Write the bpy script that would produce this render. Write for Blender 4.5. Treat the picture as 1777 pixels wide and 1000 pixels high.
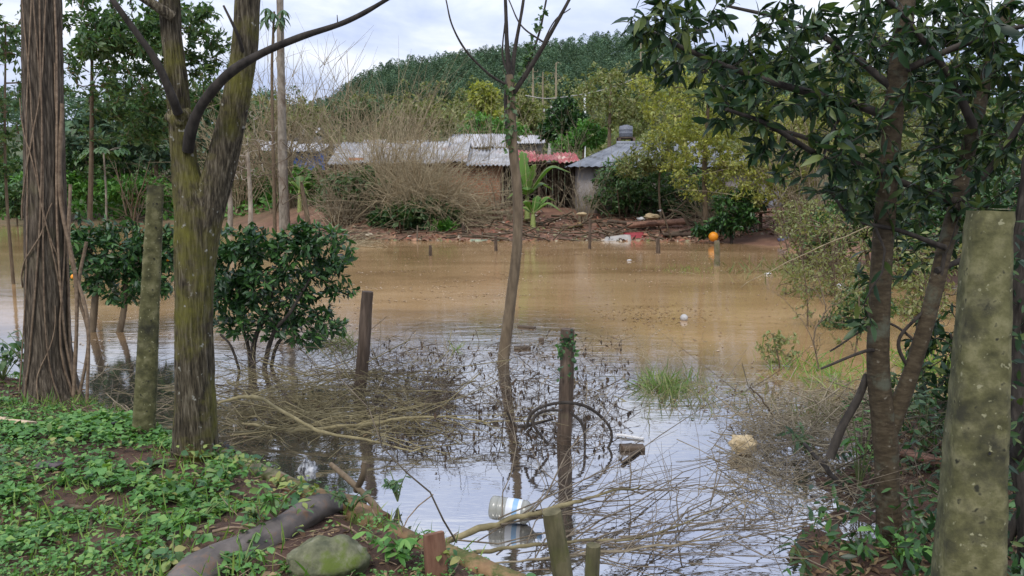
import bpy, math, random
import numpy as np
from mathutils import Vector, Matrix, Quaternion

for o in list(bpy.data.objects):
    bpy.data.objects.remove(o)
S = bpy.context.scene
C = S.collection
R = math.radians
rng = np.random.default_rng(7)
random.seed(7)

# ------------------------------------------------------------------ camera
F = 1342.0                       # focal length in photograph pixels (photograph 1777 x 1000)
CAMZ = 1.7
PITCH = math.atan(170.0 / F)
cam = bpy.data.cameras.new('camera')
cam.sensor_width = 36.0
cam.sensor_fit = 'HORIZONTAL'
cam.lens = 36.0 * F / 1777.0
cam.clip_start = 0.05
cam.clip_end = 3000.0
camo = bpy.data.objects.new('camera', cam)
camo.location = (0, 0, CAMZ)
camo.rotation_euler = (math.pi / 2 - PITCH, 0, 0)
C.objects.link(camo)
S.camera = camo

# ------------------------------------------------------------------ sky and sun
SUN_EL, SUN_AZ = R(52), R(200)
w = bpy.data.worlds.new('World')
S.world = w
w.use_nodes = True
nt = w.node_tree
nt.nodes.clear()
N = nt.nodes.new
L = nt.links.new
out = N('ShaderNodeOutputWorld')
bg = N('ShaderNodeBackground')
bg.inputs['Strength'].default_value = 0.1
sky = N('ShaderNodeTexSky')
sky.sky_type = 'NISHITA'
sky.sun_disc = False
sky.sun_elevation = SUN_EL
sky.sun_rotation = SUN_AZ
tc = N('ShaderNodeTexCoord')
sep = N('ShaderNodeSeparateXYZ')
L(tc.outputs['Generated'], sep.inputs[0])
ab = N('ShaderNodeMath'); ab.operation = 'ABSOLUTE'
L(sep.outputs['Z'], ab.inputs[0])
ad = N('ShaderNodeMath'); ad.operation = 'ADD'; ad.inputs[1].default_value = 0.22
L(ab.outputs[0], ad.inputs[0])
dx = N('ShaderNodeMath'); dx.operation = 'DIVIDE'
dy = N('ShaderNodeMath'); dy.operation = 'DIVIDE'
L(sep.outputs['X'], dx.inputs[0]); L(ad.outputs[0], dx.inputs[1])
L(sep.outputs['Y'], dy.inputs[0]); L(ad.outputs[0], dy.inputs[1])
cmb = N('ShaderNodeCombineXYZ')
L(dx.outputs[0], cmb.inputs[0]); L(dy.outputs[0], cmb.inputs[1])
nz = N('ShaderNodeTexNoise')
nz.inputs['Scale'].default_value = 1.5
nz.inputs['Detail'].default_value = 7
nz.inputs['Roughness'].default_value = 0.55
nz.inputs['Distortion'].default_value = 0.35
L(cmb.outputs[0], nz.inputs['Vector'])
ramp = N('ShaderNodeValToRGB')
ramp.color_ramp.elements[0].position = 0.36
ramp.color_ramp.elements[0].color = (3.5, 4.1, 6.0, 1)
ramp.color_ramp.elements[1].position = 0.62
ramp.color_ramp.elements[1].color = (6.9, 7.1, 7.7, 1)
e = ramp.color_ramp.elements.new(0.5)
e.color = (5.0, 5.5, 6.9, 1)
L(nz.outputs['Fac'], ramp.inputs[0])
mx = N('ShaderNodeMix'); mx.data_type = 'RGBA'
mx.inputs[0].default_value = 0.9
L(sky.outputs[0], mx.inputs['A']); L(ramp.outputs[0], mx.inputs['B'])
# an overcast dome is brighter overhead than at the horizon
zg = N('ShaderNodeMath'); zg.operation = 'MULTIPLY_ADD'; zg.inputs[1].default_value = 1.1; zg.inputs[2].default_value = 0.85
L(ab.outputs[0], zg.inputs[0])
vm = N('ShaderNodeVectorMath'); vm.operation = 'SCALE'
L(mx.outputs['Result'], vm.inputs[0]); L(zg.outputs[0], vm.inputs['Scale'])
L(vm.outputs[0], bg.inputs['Color'])
L(bg.outputs[0], out.inputs['Surface'])

sun = bpy.data.lights.new('sun', 'SUN')
sun.energy = 1.5
sun.angle = R(18)
sun.color = (1.0, 0.95, 0.88)
suno = bpy.data.objects.new('sun', sun)
suno.location = (-10, -20, 40)
sd = Vector((math.sin(SUN_AZ) * math.cos(SUN_EL), math.cos(SUN_AZ) * math.cos(SUN_EL), math.sin(SUN_EL)))
suno.rotation_euler = (-sd).to_track_quat('-Z', 'Y').to_euler()
C.objects.link(suno)

S.render.engine = 'CYCLES'
S.view_settings.view_transform = 'Standard'
S.view_settings.look = 'None'
S.view_settings.gamma = 1.0
S.view_settings.exposure = 0.62
S.view_settings.use_curve_mapping = False
S.cycles.max_bounces = 7
S.cycles.transparent_max_bounces = 8

# ------------------------------------------------------------------ geometry helpers
FW = np.array([0, math.cos(PITCH), -math.sin(PITCH)])
UP = np.array([0, math.sin(PITCH), math.cos(PITCH)])
RT = np.array([1.0, 0, 0])
CAM = np.array([0, 0, CAMZ])

def ray(px, py):
    return FW + RT * ((px - 888.5) / F) + UP * ((500 - py) / F)

def P(px, py, Y):
    """world point seen at photograph pixel px,py at distance Y along +Y"""
    d = ray(px, py)
    return CAM + d * (Y / d[1])

def G(px, py, z=0.0):
    d = ray(px, py)
    return CAM + d * ((z - CAMZ) / d[2])

def nrmz(v):
    return v / np.maximum(np.linalg.norm(v, axis=-1, keepdims=True), 1e-9)

def hash3(i, j, k):
    v = np.sin(i * 127.1 + j * 311.7 + k * 74.7) * 43758.5453
    return v - np.floor(v)

def vn(p):
    p = np.asarray(p, float)
    b = np.floor(p); f = p - b
    f = f * f * (3 - 2 * f)
    i, j, k = b[..., 0], b[..., 1], b[..., 2]
    x, y, z = f[..., 0], f[..., 1], f[..., 2]
    r = 0
    for a in (0, 1):
        for c in (0, 1):
            for d in (0, 1):
                wgt = (x if a else 1 - x) * (y if c else 1 - y) * (z if d else 1 - z)
                r = r + wgt * hash3(i + a, j + c, k + d)
    return r

def fbm(p, o=4):
    p = np.asarray(p, float)
    s, a, t = 0, 0.5, 0
    for q in range(o):
        s = s + a * vn(p * (2 ** q) + 17.3 * q); t += a; a *= 0.5
    return s / t

class MB:
    def __init__(self):
        self.v = []; self.f = []; self.n = 0
    def add(self, v, f):
        v = np.asarray(v, float).reshape(-1, 3)
        f = np.asarray(f, int)
        self.v.append(v); self.f.append(f + self.n); self.n += len(v)
        return self
    def mesh(self, name, mat=None, origin=None, smooth=True):
        v = np.concatenate(self.v)
        if origin is not None:
            v = v - np.asarray(origin, float)
        me = bpy.data.meshes.new(name)
        me.vertices.add(len(v)); me.vertices.foreach_set('co', v.astype(np.float32).ravel())
        cnt = np.concatenate([np.full(len(f), f.shape[1]) for f in self.f])
        li = np.concatenate([f.ravel() for f in self.f])
        st = np.concatenate([[0], np.cumsum(cnt)[:-1]])
        me.loops.add(len(li)); me.loops.foreach_set('vertex_index', li.astype(np.int32))
        me.polygons.add(len(cnt)); me.polygons.foreach_set('loop_start', st.astype(np.int32))
        me.update(calc_edges=True)
        if smooth:
            me.polygons.foreach_set('use_smooth', np.ones(len(cnt), bool))
        if mat: me.materials.append(mat)
        return me
    def build(self, name, mat, parent=None, smooth=True, origin=None):
        if origin is None and parent is not None:
            origin = np.array(parent['_o'])
        me = self.mesh(name, mat, origin, smooth)
        o = bpy.data.objects.new(name, me)
        if parent is None and origin is not None:
            o.location = origin
        if parent is not None:
            o.parent = parent
        C.objects.link(o)
        return o

def tag(o, label, cat, group=None):
    o['label'] = label; o['category'] = cat
    if group: o['group'] = group
    return o

def thing(name, label, cat, loc, group=None):
    o = bpy.data.objects.new(name, None)
    o.empty_display_size = 0.1
    o.location = tuple(float(a) for a in loc)
    o['_o'] = [float(a) for a in loc]
    C.objects.link(o)
    return tag(o, label, cat, group)

def structure(o):
    o['kind'] = 'structure'; return o

def stuff(o):
    o['kind'] = 'stuff'; return o

def catmull(pts, n):
    p = np.asarray(pts, float)
    if len(p) < 3:
        t = np.linspace(0, 1, n)[:, None]
        return p[0] * (1 - t) + p[-1] * t
    q = np.vstack([2 * p[0] - p[1], p, 2 * p[-1] - p[-2]])
    u = np.linspace(0, len(p) - 1 - 1e-6, n)
    i = u.astype(int); t = (u - i)[:, None]
    a, b, c, d = q[i], q[i + 1], q[i + 2], q[i + 3]
    return 0.5 * (2 * b + (c - a) * t + (2 * a - 5 * b + 4 * c - d) * t ** 2 + (3 * b - a - 3 * c + d) * t ** 3)

def vtubes(Pt, Rd, ns):
    """Pt (N,K,3) Rd (N,K) -> verts, quad faces; all tubes at once"""
    Pt = np.asarray(Pt, float); Rd = np.asarray(Rd, float)
    n, K, _ = Pt.shape
    T = nrmz(np.gradient(Pt, axis=1))
    m = np.abs(nrmz(Pt[:, -1] - Pt[:, 0])[:, 2]) > 0.8
    ref = np.where(m[:, None], np.array([[1.0, 0.13, 0]]), np.array([[0.0, 0.11, 1.0]]))
    U = nrmz(np.cross(T, ref[:, None, :])); V = np.cross(T, U)
    a = np.arange(ns) * 2 * math.pi / ns
    v = Pt[:, :, None, :] + Rd[:, :, None, None] * (np.cos(a)[None, None, :, None] * U[:, :, None, :] + np.sin(a)[None, None, :, None] * V[:, :, None, :])
    idx = np.arange(n * K * ns).reshape(n, K, ns)
    A = idx[:, :-1, :]; B = np.roll(A, -1, axis=2); D = idx[:, 1:, :]; E = np.roll(D, -1, axis=2)
    f = np.stack([A, B, E, D], axis=-1).reshape(-1, 4)
    return v.reshape(-1, 3), f

def tube(pts, r, ns=10, k=None, cap=True, mb=None, wob=0.0):
    mb = mb or MB()
    k = k or max(2, 5 * (len(pts) - 1))
    p = catmull(pts, k)
    if np.isscalar(r): r = [r, r]
    rr = np.interp(np.linspace(0, 1, k), np.linspace(0, 1, len(r)), r)
    if wob:
        rr = rr * (1 + wob * (fbm(p * 9.0, 2) - 0.5) * 2)
    v, f = vtubes(p[None], rr[None], ns)
    mb.add(v, f)
    if cap:
        mb.add(v[:ns], np.arange(ns)[None, ::-1])
        mb.add(v[-ns:], np.arange(ns)[None, :])
    return mb

def box(c, s, rot=None, mb=None, taper=None):
    """box centre c, full sizes s, rot = 3x3"""
    mb = mb or MB()
    k = np.array([[x, y, z] for z in (-.5, .5) for y in (-.5, .5) for x in (-.5, .5)])
    v = k * np.array(s)
    if taper is not None:
        v[4:, :2] *= taper
    if rot is not None:
        v = v @ np.array(rot).T
    mb.add(v + np.array(c), [[0, 2, 3, 1], [4, 5, 7, 6], [0, 1, 5, 4], [2, 6, 7, 3], [0, 4, 6, 2], [1, 3, 7, 5]])
    return mb

def rotm(x=0, y=0, z=0):
    return np.array(Matrix.Rotation(R(z), 3, 'Z') @ Matrix.Rotation(R(y), 3, 'Y') @ Matrix.Rotation(R(x), 3, 'X'))

def beam(a, b, wd, ht, mb=None, roll=0.0, jit=0.0):
    """squared timber from a to b, subdivided along its length with worn edges"""
    mb = mb or MB()
    a = np.array(a, float); b = np.array(b, float)
    t = nrmz(b - a); s = nrmz(np.cross(t, [0.01, 0.02, 1.0])); u = np.cross(s, t)
    if roll:
        s, u = s * math.cos(roll) + u * math.sin(roll), u * math.cos(roll) - s * math.sin(roll)
    n = 12
    ch = 0.16 * min(wd, ht)
    prof = np.array([[-wd / 2 + ch, -ht / 2], [wd / 2 - ch, -ht / 2], [wd / 2, -ht / 2 + ch], [wd / 2, ht / 2 - ch],
                     [wd / 2 - ch, ht / 2], [-wd / 2 + ch, ht / 2], [-wd / 2, ht / 2 - ch], [-wd / 2, -ht / 2 + ch]])
    V = []
    for i in range(n):
        q = a + (b - a) * i / (n - 1)
        for p in prof:
            V.append(q + s * p[0] + u * p[1])
    V = np.array(V)
    if jit:
        V += (np.stack([vn(V * 14 + o) for o in (0, 31, 77)], -1) - 0.5) * jit * 2
    f = []
    for i in range(n - 1):
        for j in range(8):
            f.append([i * 8 + j, i * 8 + (j + 1) % 8, (i + 1) * 8 + (j + 1) % 8, (i + 1) * 8 + j])
    mb.add(V, f)
    mb.add(V[:8], [list(range(7, -1, -1))]); mb.add(V[-8:], [list(range(8))])
    return mb

# leaf templates: (verts, tris/quads); x along the leaf, y across, z out of the blade
def leaf_fine(wd=0.36, curl=0.12, fold=0.10):
    st = [(0.0, 0.02), (0.22, 0.72), (0.5, 1.0), (0.78, 0.62), (1.0, 0.02)]
    v = []
    for x, k in st:
        z = -curl * x * x
        for s in (-1, 0, 1):
            v.append([x, s * k * wd / 2, z + (abs(s) * fold * k * wd)])
    f = []
    for i in range(4):
        for j in range(2):
            f.append([i * 3 + j, i * 3 + j + 1, i * 3 + j + 4, i * 3 + j + 3])
    return np.array(v), np.array(f)

def leaf_diamond(wd=0.45, fold=0.12, curl=0.1):
    v = np.array([[0, 0, 0], [0.45, -wd / 2, fold * wd], [1, 0, -curl], [0.45, wd / 2, fold * wd]])
    return v, np.array([[0, 1, 2], [0, 2, 3]])

LEAF_F = leaf_fine()
LEAF_LONG = leaf_fine(0.22, 0.3, 0.12)
LEAF_ROUND = leaf_fine(0.75, 0.15, 0.08)
LEAF_D = leaf_diamond()
LEAF_DR = leaf_diamond(0.8, 0.1, 0.12)
LEAF_DN = leaf_diamond(0.2, 0.1, 0.1)

def basis(d, n):
    d = nrmz(np.asarray(d, float)); n = np.asarray(n, float)
    s = nrmz(np.cross(n, d)); n2 = np.cross(d, s)
    return d, s, n2

def leaves(mb, pos, d, n, size, tmpl):
    tv, tf = tmpl
    d, s, n2 = basis(d, n)
    M = len(pos); V = len(tv)
    size = np.broadcast_to(np.asarray(size, float), (M,))
    v = pos[:, None, :] + size[:, None, None] * (tv[None, :, 0:1] * d[:, None, :] + tv[None, :, 1:2] * s[:, None, :] + tv[None, :, 2:3] * n2[:, None, :])
    f = (tf[None] + (np.arange(M) * V)[:, None, None]).reshape(-1, tf.shape[1])
    return mb.add(v.reshape(-1, 3), f)

def leaf_objects(root, pos, d, n, size, meshes, name='leaf'):
    d, s, n2 = basis(d, n)
    o0 = np.array(root['_o'])
    for i in range(len(pos)):
        o = bpy.data.objects.new(name, meshes[i % len(meshes)])
        k = float(size[i])
        q = pos[i] - o0
        o.parent = root
        o.matrix_basis = Matrix(((d[i][0] * k, s[i][0] * k, n2[i][0] * k, q[0]), (d[i][1] * k, s[i][1] * k, n2[i][1] * k, q[1]),
                                 (d[i][2] * k, s[i][2] * k, n2[i][2] * k, q[2]), (0, 0, 0, 1)))
        C.objects.link(o)

def leaf_mesh(name, tmpl, mat):
    m = MB(); m.add(*tmpl)
    return m.mesh(name, mat)

def runit(n):
    return nrmz(rng.normal(size=(n, 3)))

# ------------------------------------------------------------------ material helpers
def newmat(name):
    m = bpy.data.materials.new(name); m.use_nodes = True
    t = m.node_tree; t.nodes.clear()
    o = t.nodes.new('ShaderNodeOutputMaterial')
    b = t.nodes.new('ShaderNodeBsdfPrincipled')
    t.links.new(b.outputs[0], o.inputs['Surface'])
    return m, t, b, o

def setramp(r, cols):
    els = r.color_ramp.elements
    while len(els) > 1: els.remove(els[-1])
    els[0].position = cols[0][0]; els[0].color = (*cols[0][1], 1)
    for p, c in cols[1:]:
        e = els.new(p); e.color = (*c, 1)

def coords(t, scale=(1, 1, 1)):
    tc = t.nodes.new('ShaderNodeTexCoord'); mp = t.nodes.new('ShaderNodeMapping')
    mp.inputs['Scale'].default_value = scale
    t.links.new(tc.outputs['Object'], mp.inputs[0])
    return mp.outputs[0]

def noise(t, vec, scale, detail=5, rough=0.6, dist=0.0):
    n = t.nodes.new('ShaderNodeTexNoise')
    n.inputs['Scale'].default_value = scale; n.inputs['Detail'].default_value = detail
    n.inputs['Roughness'].default_value = rough; n.inputs['Distortion'].default_value = dist
    t.links.new(vec, n.inputs['Vector'])
    return n.outputs['Fac']

def bump(t, b, h, strength=0.5, dist=0.01):
    bn = t.nodes.new('ShaderNodeBump')
    bn.inputs['Strength'].default_value = strength; bn.inputs['Distance'].default_value = dist
    t.links.new(h, bn.inputs['Height']); t.links.new(bn.outputs[0], b.inputs['Normal'])

def mixc(t, fac, a, bcol):
    m = t.nodes.new('ShaderNodeMix'); m.data_type = 'RGBA'
    if fac is not None: t.links.new(fac, m.inputs[0])
    for k, s in (('A', a), ('B', bcol)):
        if isinstance(s, tuple): m.inputs[k].default_value = (*s, 1)
        else: t.links.new(s, m.inputs[k])
    return m.outputs['Result']

def ramp_of(t, fac, cols):
    r = t.nodes.new('ShaderNodeValToRGB'); setramp(r, cols); t.links.new(fac, r.inputs[0])
    return r.outputs[0]

def mnoise(name, cols, scale=6, rough=0.85, bmp=0.4, bdist=0.01, stretch=(1, 1, 1), patch=None, spec=0.3, detail=6):
    """noise-coloured surface; patch=(colour, scale, lo, hi) lays moss / stain patches"""
    m, t, b, o = newmat(name)
    v = coords(t, stretch)
    f = noise(t, v, scale, detail)
    col = ramp_of(t, f, cols)
    if patch:
        pc, ps, lo, hi = patch
        v2 = coords(t)
        pf = ramp_of(t, noise(t, v2, ps, 6, 0.65), [(lo, (0, 0, 0)), (hi, (1, 1, 1))])
        col = mixc(t, pf, col, pc)
    oi = t.nodes.new('ShaderNodeObjectInfo')
    hs = t.nodes.new('ShaderNodeHueSaturation')
    mr = t.nodes.new('ShaderNodeMapRange'); mr.inputs['To Min'].default_value = 0.8; mr.inputs['To Max'].default_value = 1.2
    t.links.new(oi.outputs['Random'], mr.inputs['Value']); t.links.new(mr.outputs[0], hs.inputs['Value'])
    t.links.new(col, hs.inputs['Color'])
    t.links.new(hs.outputs[0], b.inputs['Base Color'])
    b.inputs['Roughness'].default_value = rough
    b.inputs['Specular IOR Level'].default_value = spec
    if bmp: bump(t, b, f, bmp, bdist)
    return m

def mleaf(name, cols, rough=0.45, trans=0.25, spec=0.4, crown=0.0):
    m, t, b, o = newmat(name)
    g = t.nodes.new('ShaderNodeNewGeometry'); oi = t.nodes.new('ShaderNodeObjectInfo')
    a = t.nodes.new('ShaderNodeMath'); a.operation = 'ADD'
    t.links.new(g.outputs['Random Per Island'], a.inputs[0]); t.links.new(oi.outputs['Random'], a.inputs[1])
    fr = t.nodes.new('ShaderNodeMath'); fr.operation = 'FRACT'
    t.links.new(a.outputs[0], fr.inputs[0])
    n = len(cols)
    col = ramp_of(t, fr.outputs[0], [(i / (n - 1), c) for i, c in enumerate(cols)])
    if crown:      # whole crowns differ from each other
        hs = t.nodes.new('ShaderNodeHueSaturation')
        cf = noise(t, coords(t), crown, 2, 0.5)
        mr = t.nodes.new('ShaderNodeMapRange'); mr.inputs['From Min'].default_value = 0.3; mr.inputs['From Max'].default_value = 0.7
        mr.inputs['To Min'].default_value = 0.5; mr.inputs['To Max'].default_value = 1.6
        t.links.new(cf, mr.inputs['Value']); t.links.new(mr.outputs[0], hs.inputs['Value']); t.links.new(col, hs.inputs['Color'])
        col = hs.outputs[0]
    t.links.new(col, b.inputs['Base Color'])
    b.inputs['Roughness'].default_value = rough
    b.inputs['Specular IOR Level'].default_value = spec
    if trans:
        tr = t.nodes.new('ShaderNodeBsdfTranslucent')
        br = t.nodes.new('ShaderNodeMix'); br.data_type = 'RGBA'; br.blend_type = 'MULTIPLY'; br.inputs[0].default_value = 1
        t.links.new(col, br.inputs['A']); br.inputs['B'].default_value = (1.6, 1.7, 0.7, 1)
        t.links.new(br.outputs['Result'], tr.inputs['Color'])
        ms = t.nodes.new('ShaderNodeMixShader'); ms.inputs[0].default_value = trans
        t.links.new(b.outputs[0], ms.inputs[1]); t.links.new(tr.outputs[0], ms.inputs[2])
        t.links.new(ms.outputs[0], o.inputs['Surface'])
    return m

# materials
M = {}
M['bark_furrow'] = mnoise('bark_furrow', [(0.32, (0.022, 0.017, 0.012)), (0.5, (0.08, 0.062, 0.043)), (0.68, (0.18, 0.145, 0.105))], 75, 0.95, 1.0, 0.02, (1, 1, 0.10),
                         patch=((0.13, 0.12, 0.06), 2.2, 0.55, 0.75))
M['bark_moss'] = mnoise('bark_moss', [(0.34, (0.016, 0.012, 0.007)), (0.5, (0.075, 0.06, 0.036)), (0.68, (0.19, 0.16, 0.11))], 85, 0.95, 1.0, 0.02, (1, 1, 0.11),
                        patch=((0.15, 0.14, 0.025), 2.6, 0.465, 0.63))
M['bark_smooth'] = mnoise('bark_smooth', [(0.28, (0.026, 0.018, 0.010)), (0.5, (0.055, 0.04, 0.021)), (0.75, (0.10, 0.078, 0.048))], 24, 0.85, 0.6, 0.006, (1, 1, 2.6),
                          patch=((0.085, 0.088, 0.06), 7, 0.55, 0.66))
M['bark_dark'] = mnoise('bark_dark', [(0.3, (0.016, 0.013, 0.01)), (0.7, (0.06, 0.05, 0.04))], 30, 0.9, 0.5, 0.006, (1, 1, 0.4))
M['bark_grey'] = mnoise('bark_grey', [(0.3, (0.14, 0.12, 0.09)), (0.7, (0.34, 0.30, 0.24))], 9, 0.9, 0.5, 0.01, (1, 1, 0.4), patch=((0.12, 0.08, 0.05), 1.6, 0.5, 0.7))
M['bark_brown'] = mnoise('bark_brown', [(0.3, (0.07, 0.05, 0.03)), (0.7, (0.16, 0.12, 0.075))], 20, 0.9, 0.5, 0.008, (1, 1, 0.3))
M['vine'] = mnoise('vine', [(0.3, (0.10, 0.065, 0.04)), (0.7, (0.26, 0.19, 0.125))], 30, 0.9, 0.5, 0.005)
M['twig'] = mnoise('twig', [(0.3, (0.15, 0.12, 0.075)), (0.7, (0.34, 0.285, 0.19))], 12, 0.9, 0, spec=0.2)
M['twig_olive'] = mnoise('twig_olive', [(0.3, (0.12, 0.10, 0.05)), (0.7, (0.28, 0.235, 0.125))], 12, 0.85, 0, spec=0.25)
M['twig_dark'] = mnoise('twig_dark', [(0.3, (0.04, 0.03, 0.022)), (0.7, (0.11, 0.085, 0.06))], 12, 0.9, 0, spec=0.2)
M['twig_pale'] = mnoise('twig_pale', [(0.3, (0.17, 0.135, 0.075)), (0.7, (0.36, 0.30, 0.19))], 9, 0.9, 0, spec=0.2)
M['concrete'] = mnoise('concrete', [(0.3, (0.04, 0.04, 0.016)), (0.5, (0.11, 0.105, 0.045)), (0.7, (0.21, 0.195, 0.10))], 19, 0.95, 0.9, 0.006,
                       patch=((0.035, 0.034, 0.022), 8, 0.48, 0.68), detail=14)
def speckle(m, col, scale, lo, hi):
    # lichen flecks over the finished colour
    t = m.node_tree; b = t.nodes['Principled BSDF']; src = b.inputs['Base Color'].links[0].from_socket
    f = ramp_of(t, noise(t, coords(t), scale, 2, 0.5), [(lo, (0, 0, 0)), (hi, (1, 1, 1))])
    t.links.new(mixc(t, f, src, col), b.inputs['Base Color'])
speckle(M['concrete'], (0.25, 0.24, 0.14), 55, 0.66, 0.72)
speckle(M['concrete'], (0.03, 0.03, 0.018), 38, 0.66, 0.74)
speckle(M['bark_moss'], (0.30, 0.29, 0.24), 26, 0.68, 0.74)
speckle(M['bark_smooth'], (0.17, 0.15, 0.11), 30, 0.68, 0.74)
M['post_wood'] = mnoise('post_wood', [(0.25, (0.03, 0.022, 0.016)), (0.5, (0.075, 0.053, 0.037)), (0.75, (0.15, 0.11, 0.08))], 26, 0.9, 0.8, 0.01, (1, 1, 0.12),
                        patch=((0.09, 0.085, 0.045), 5, 0.56, 0.72))
M['stub'] = mnoise('stub', [(0.3, (0.055, 0.05, 0.025)), (0.7, (0.15, 0.13, 0.07))], 18, 0.95, 0.7, 0.01, (1, 1, 0.3), patch=((0.07, 0.075, 0.02), 6, 0.5, 0.65))
M['timber'] = mnoise('timber', [(0.3, (0.09, 0.05, 0.024)), (0.55, (0.19, 0.115, 0.055)), (0.8, (0.31, 0.21, 0.115))], 10, 0.85, 0.6, 0.008, (1, 1, 1),
                     patch=((0.06, 0.07, 0.018), 7, 0.5, 0.62))
M['timber_grey'] = mnoise('timber_grey', [(0.3, (0.10, 0.085, 0.05)), (0.7, (0.24, 0.2, 0.13))], 12, 0.9, 0.6, 0.008, patch=((0.07, 0.075, 0.025), 6, 0.5, 0.62))
M['board'] = mnoise('board', [(0.3, (0.11, 0.05, 0.03)), (0.7, (0.25, 0.135, 0.085))], 18, 0.85, 0.6, 0.006, (1, 1, 0.15))
M['pipe'] = mnoise('pipe', [(0.3, (0.06, 0.052, 0.046)), (0.6, (0.13, 0.11, 0.095)), (0.8, (0.19, 0.165, 0.15))], 9, 0.8, 0.5, 0.01, patch=((0.20, 0.10, 0.045), 4.5, 0.62, 0.72))
M['rock'] = mnoise('rock', [(0.3, (0.05, 0.055, 0.03)), (0.55, (0.13, 0.13, 0.075)), (0.8, (0.27, 0.26, 0.19))], 14, 0.95, 0.6, 0.02, patch=((0.08, 0.105, 0.02), 6, 0.5, 0.62))
M['stone_dark'] = mnoise('stone_dark', [(0.3, (0.04, 0.028, 0.028)), (0.7, (0.10, 0.075, 0.075))], 15, 0.5, 0.4, 0.01)
M['bark_piece'] = mnoise('bark_piece', [(0.3, (0.30, 0.2, 0.12)), (0.7, (0.52, 0.4, 0.28))], 14, 0.9, 0.6, 0.008, (0.3, 1, 1))
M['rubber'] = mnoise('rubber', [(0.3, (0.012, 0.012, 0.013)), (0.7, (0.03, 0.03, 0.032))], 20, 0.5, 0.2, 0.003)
M['leaf_citrus'] = mleaf('leaf_citrus', [(0.012, 0.035, 0.012), (0.022, 0.06, 0.018), (0.035, 0.09, 0.022), (0.07, 0.15, 0.035)], 0.38, 0.15, 0.35)
M['leaf_dark'] = mleaf('leaf_dark', [(0.009, 0.022, 0.010), (0.014, 0.037, 0.016), (0.026, 0.056, 0.02), (0.045, 0.082, 0.028), (0.10, 0.125, 0.03)], 0.42, 0.22, 0.3)
M['leaf_mid'] = mleaf('leaf_mid', [(0.025, 0.06, 0.02), (0.045, 0.10, 0.03), (0.065, 0.13, 0.04), (0.12, 0.17, 0.07)], 0.5, 0.25)
M['leaf_lush'] = mleaf('leaf_lush', [(0.045, 0.13, 0.02), (0.065, 0.18, 0.03), (0.10, 0.24, 0.045), (0.15, 0.29, 0.06)], 0.5, 0.25)
M['leaf_cover'] = mleaf('leaf_cover', [(0.04, 0.11, 0.025), (0.06, 0.16, 0.03), (0.085, 0.21, 0.045), (0.13, 0.27, 0.07), (0.19, 0.30, 0.06)], 0.5, 0.22)
M['leaf_yellow'] = mleaf('leaf_yellow', [(0.17, 0.2, 0.04), (0.27, 0.29, 0.06), (0.36, 0.35, 0.10), (0.2, 0.23, 0.08), (0.40, 0.41, 0.07)], 0.55, 0.3)
M['leaf_olive'] = mleaf('leaf_olive', [(0.11, 0.13, 0.045), (0.17, 0.19, 0.06), (0.24, 0.23, 0.10), (0.14, 0.2, 0.06)], 0.6, 0.25)
M['leaf_pine'] = mleaf('leaf_pine', [(0.055, 0.10, 0.068), (0.075, 0.125, 0.078), (0.095, 0.15, 0.085), (0.12, 0.165, 0.09)], 0.8, 0.1, 0.1, crown=0.22)  # paler, bluer green on the hill stands in for distance haze
M['leaf_banana'] = mleaf('leaf_banana', [(0.07, 0.15, 0.025), (0.10, 0.20, 0.04), (0.14, 0.24, 0.055)], 0.45, 0.35)
M['leaf_dead'] = mleaf('leaf_dead', [(0.025, 0.02, 0.017), (0.05, 0.035, 0.025), (0.09, 0.06, 0.04), (0.05, 0.04, 0.03)], 0.8, 0.1, 0.2)
M['leaf_straw'] = mleaf('leaf_straw', [(0.07, 0.04, 0.025), (0.16, 0.10, 0.055), (0.30, 0.22, 0.12), (0.11, 0.07, 0.045)], 0.85, 0.1, 0.2)
M['grass'] = mleaf('grass', [(0.07, 0.15, 0.025), (0.11, 0.21, 0.035), (0.17, 0.27, 0.05), (0.25, 0.28, 0.09)], 0.55, 0.3)
M['reed'] = mleaf('reed', [(0.16, 0.16, 0.06), (0.10, 0.14, 0.04), (0.25, 0.21, 0.11)], 0.7, 0.2)
M['orange'] = mnoise('orange', [(0.3, (0.62, 0.20, 0.015)), (0.7, (0.75, 0.30, 0.02))], 20, 0.45, 0.2, 0.002)

def plain(name, col, rough=0.6, spec=0.4, metal=0.0, bmp=0.0, scale=12, var=0.25):
    a = tuple(c * (1 - var) for c in col); b2 = tuple(min(1, c * (1 + var)) for c in col)
    m = mnoise(name, [(0.3, a), (0.7, b2)], scale, rough, bmp, 0.01, spec=spec)
    m.node_tree.nodes['Principled BSDF'].inputs['Metallic'].default_value = metal
    return m

# ------------------------------------------------------------------ ground
SHL = [G(*p)[:2] for p in [(-700, 628), (-200, 645), (0, 668), (150, 697), (235, 742), (400, 812), (500, 858), (640, 912), (760, 962), (880, 1008)]]
SHL = sorted(SHL, key=lambda q: q[1])
LY = np.array([0.0, 1.5, 2.6] + [q[1] for q in SHL]); LX = np.array([2.4, 1.4, 0.45] + [q[0] for q in SHL])
LX[-1] = -14
LX[3:-1] -= 0.05
SHR = [G(*p)[:2] for p in [(1450, 1010), (1455, 940), (1480, 870), (1500, 800), (1570, 745), (1690, 690), (1850, 655), (2200, 630)]]
SHR = sorted(SHR, key=lambda q: q[1])
RY = np.array([0.0, 1.5, 2.6] + [q[1] for q in SHR]); RX = np.array([0.2, 0.7, 1.15] + [q[0] for q in SHR])
RX[-1] = 14
FPX = np.array([-900, 0, 120, 380, 480, 560, 610, 800, 1000, 1100, 1240, 1350, 1450, 1600, 1800, 2600])
FPY = np.array([39, 39, 40, 38, 34, 29, 27, 26.3, 26.8, 26.5, 25.5, 23.5, 19, 15, 12.5, 10.5])

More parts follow.
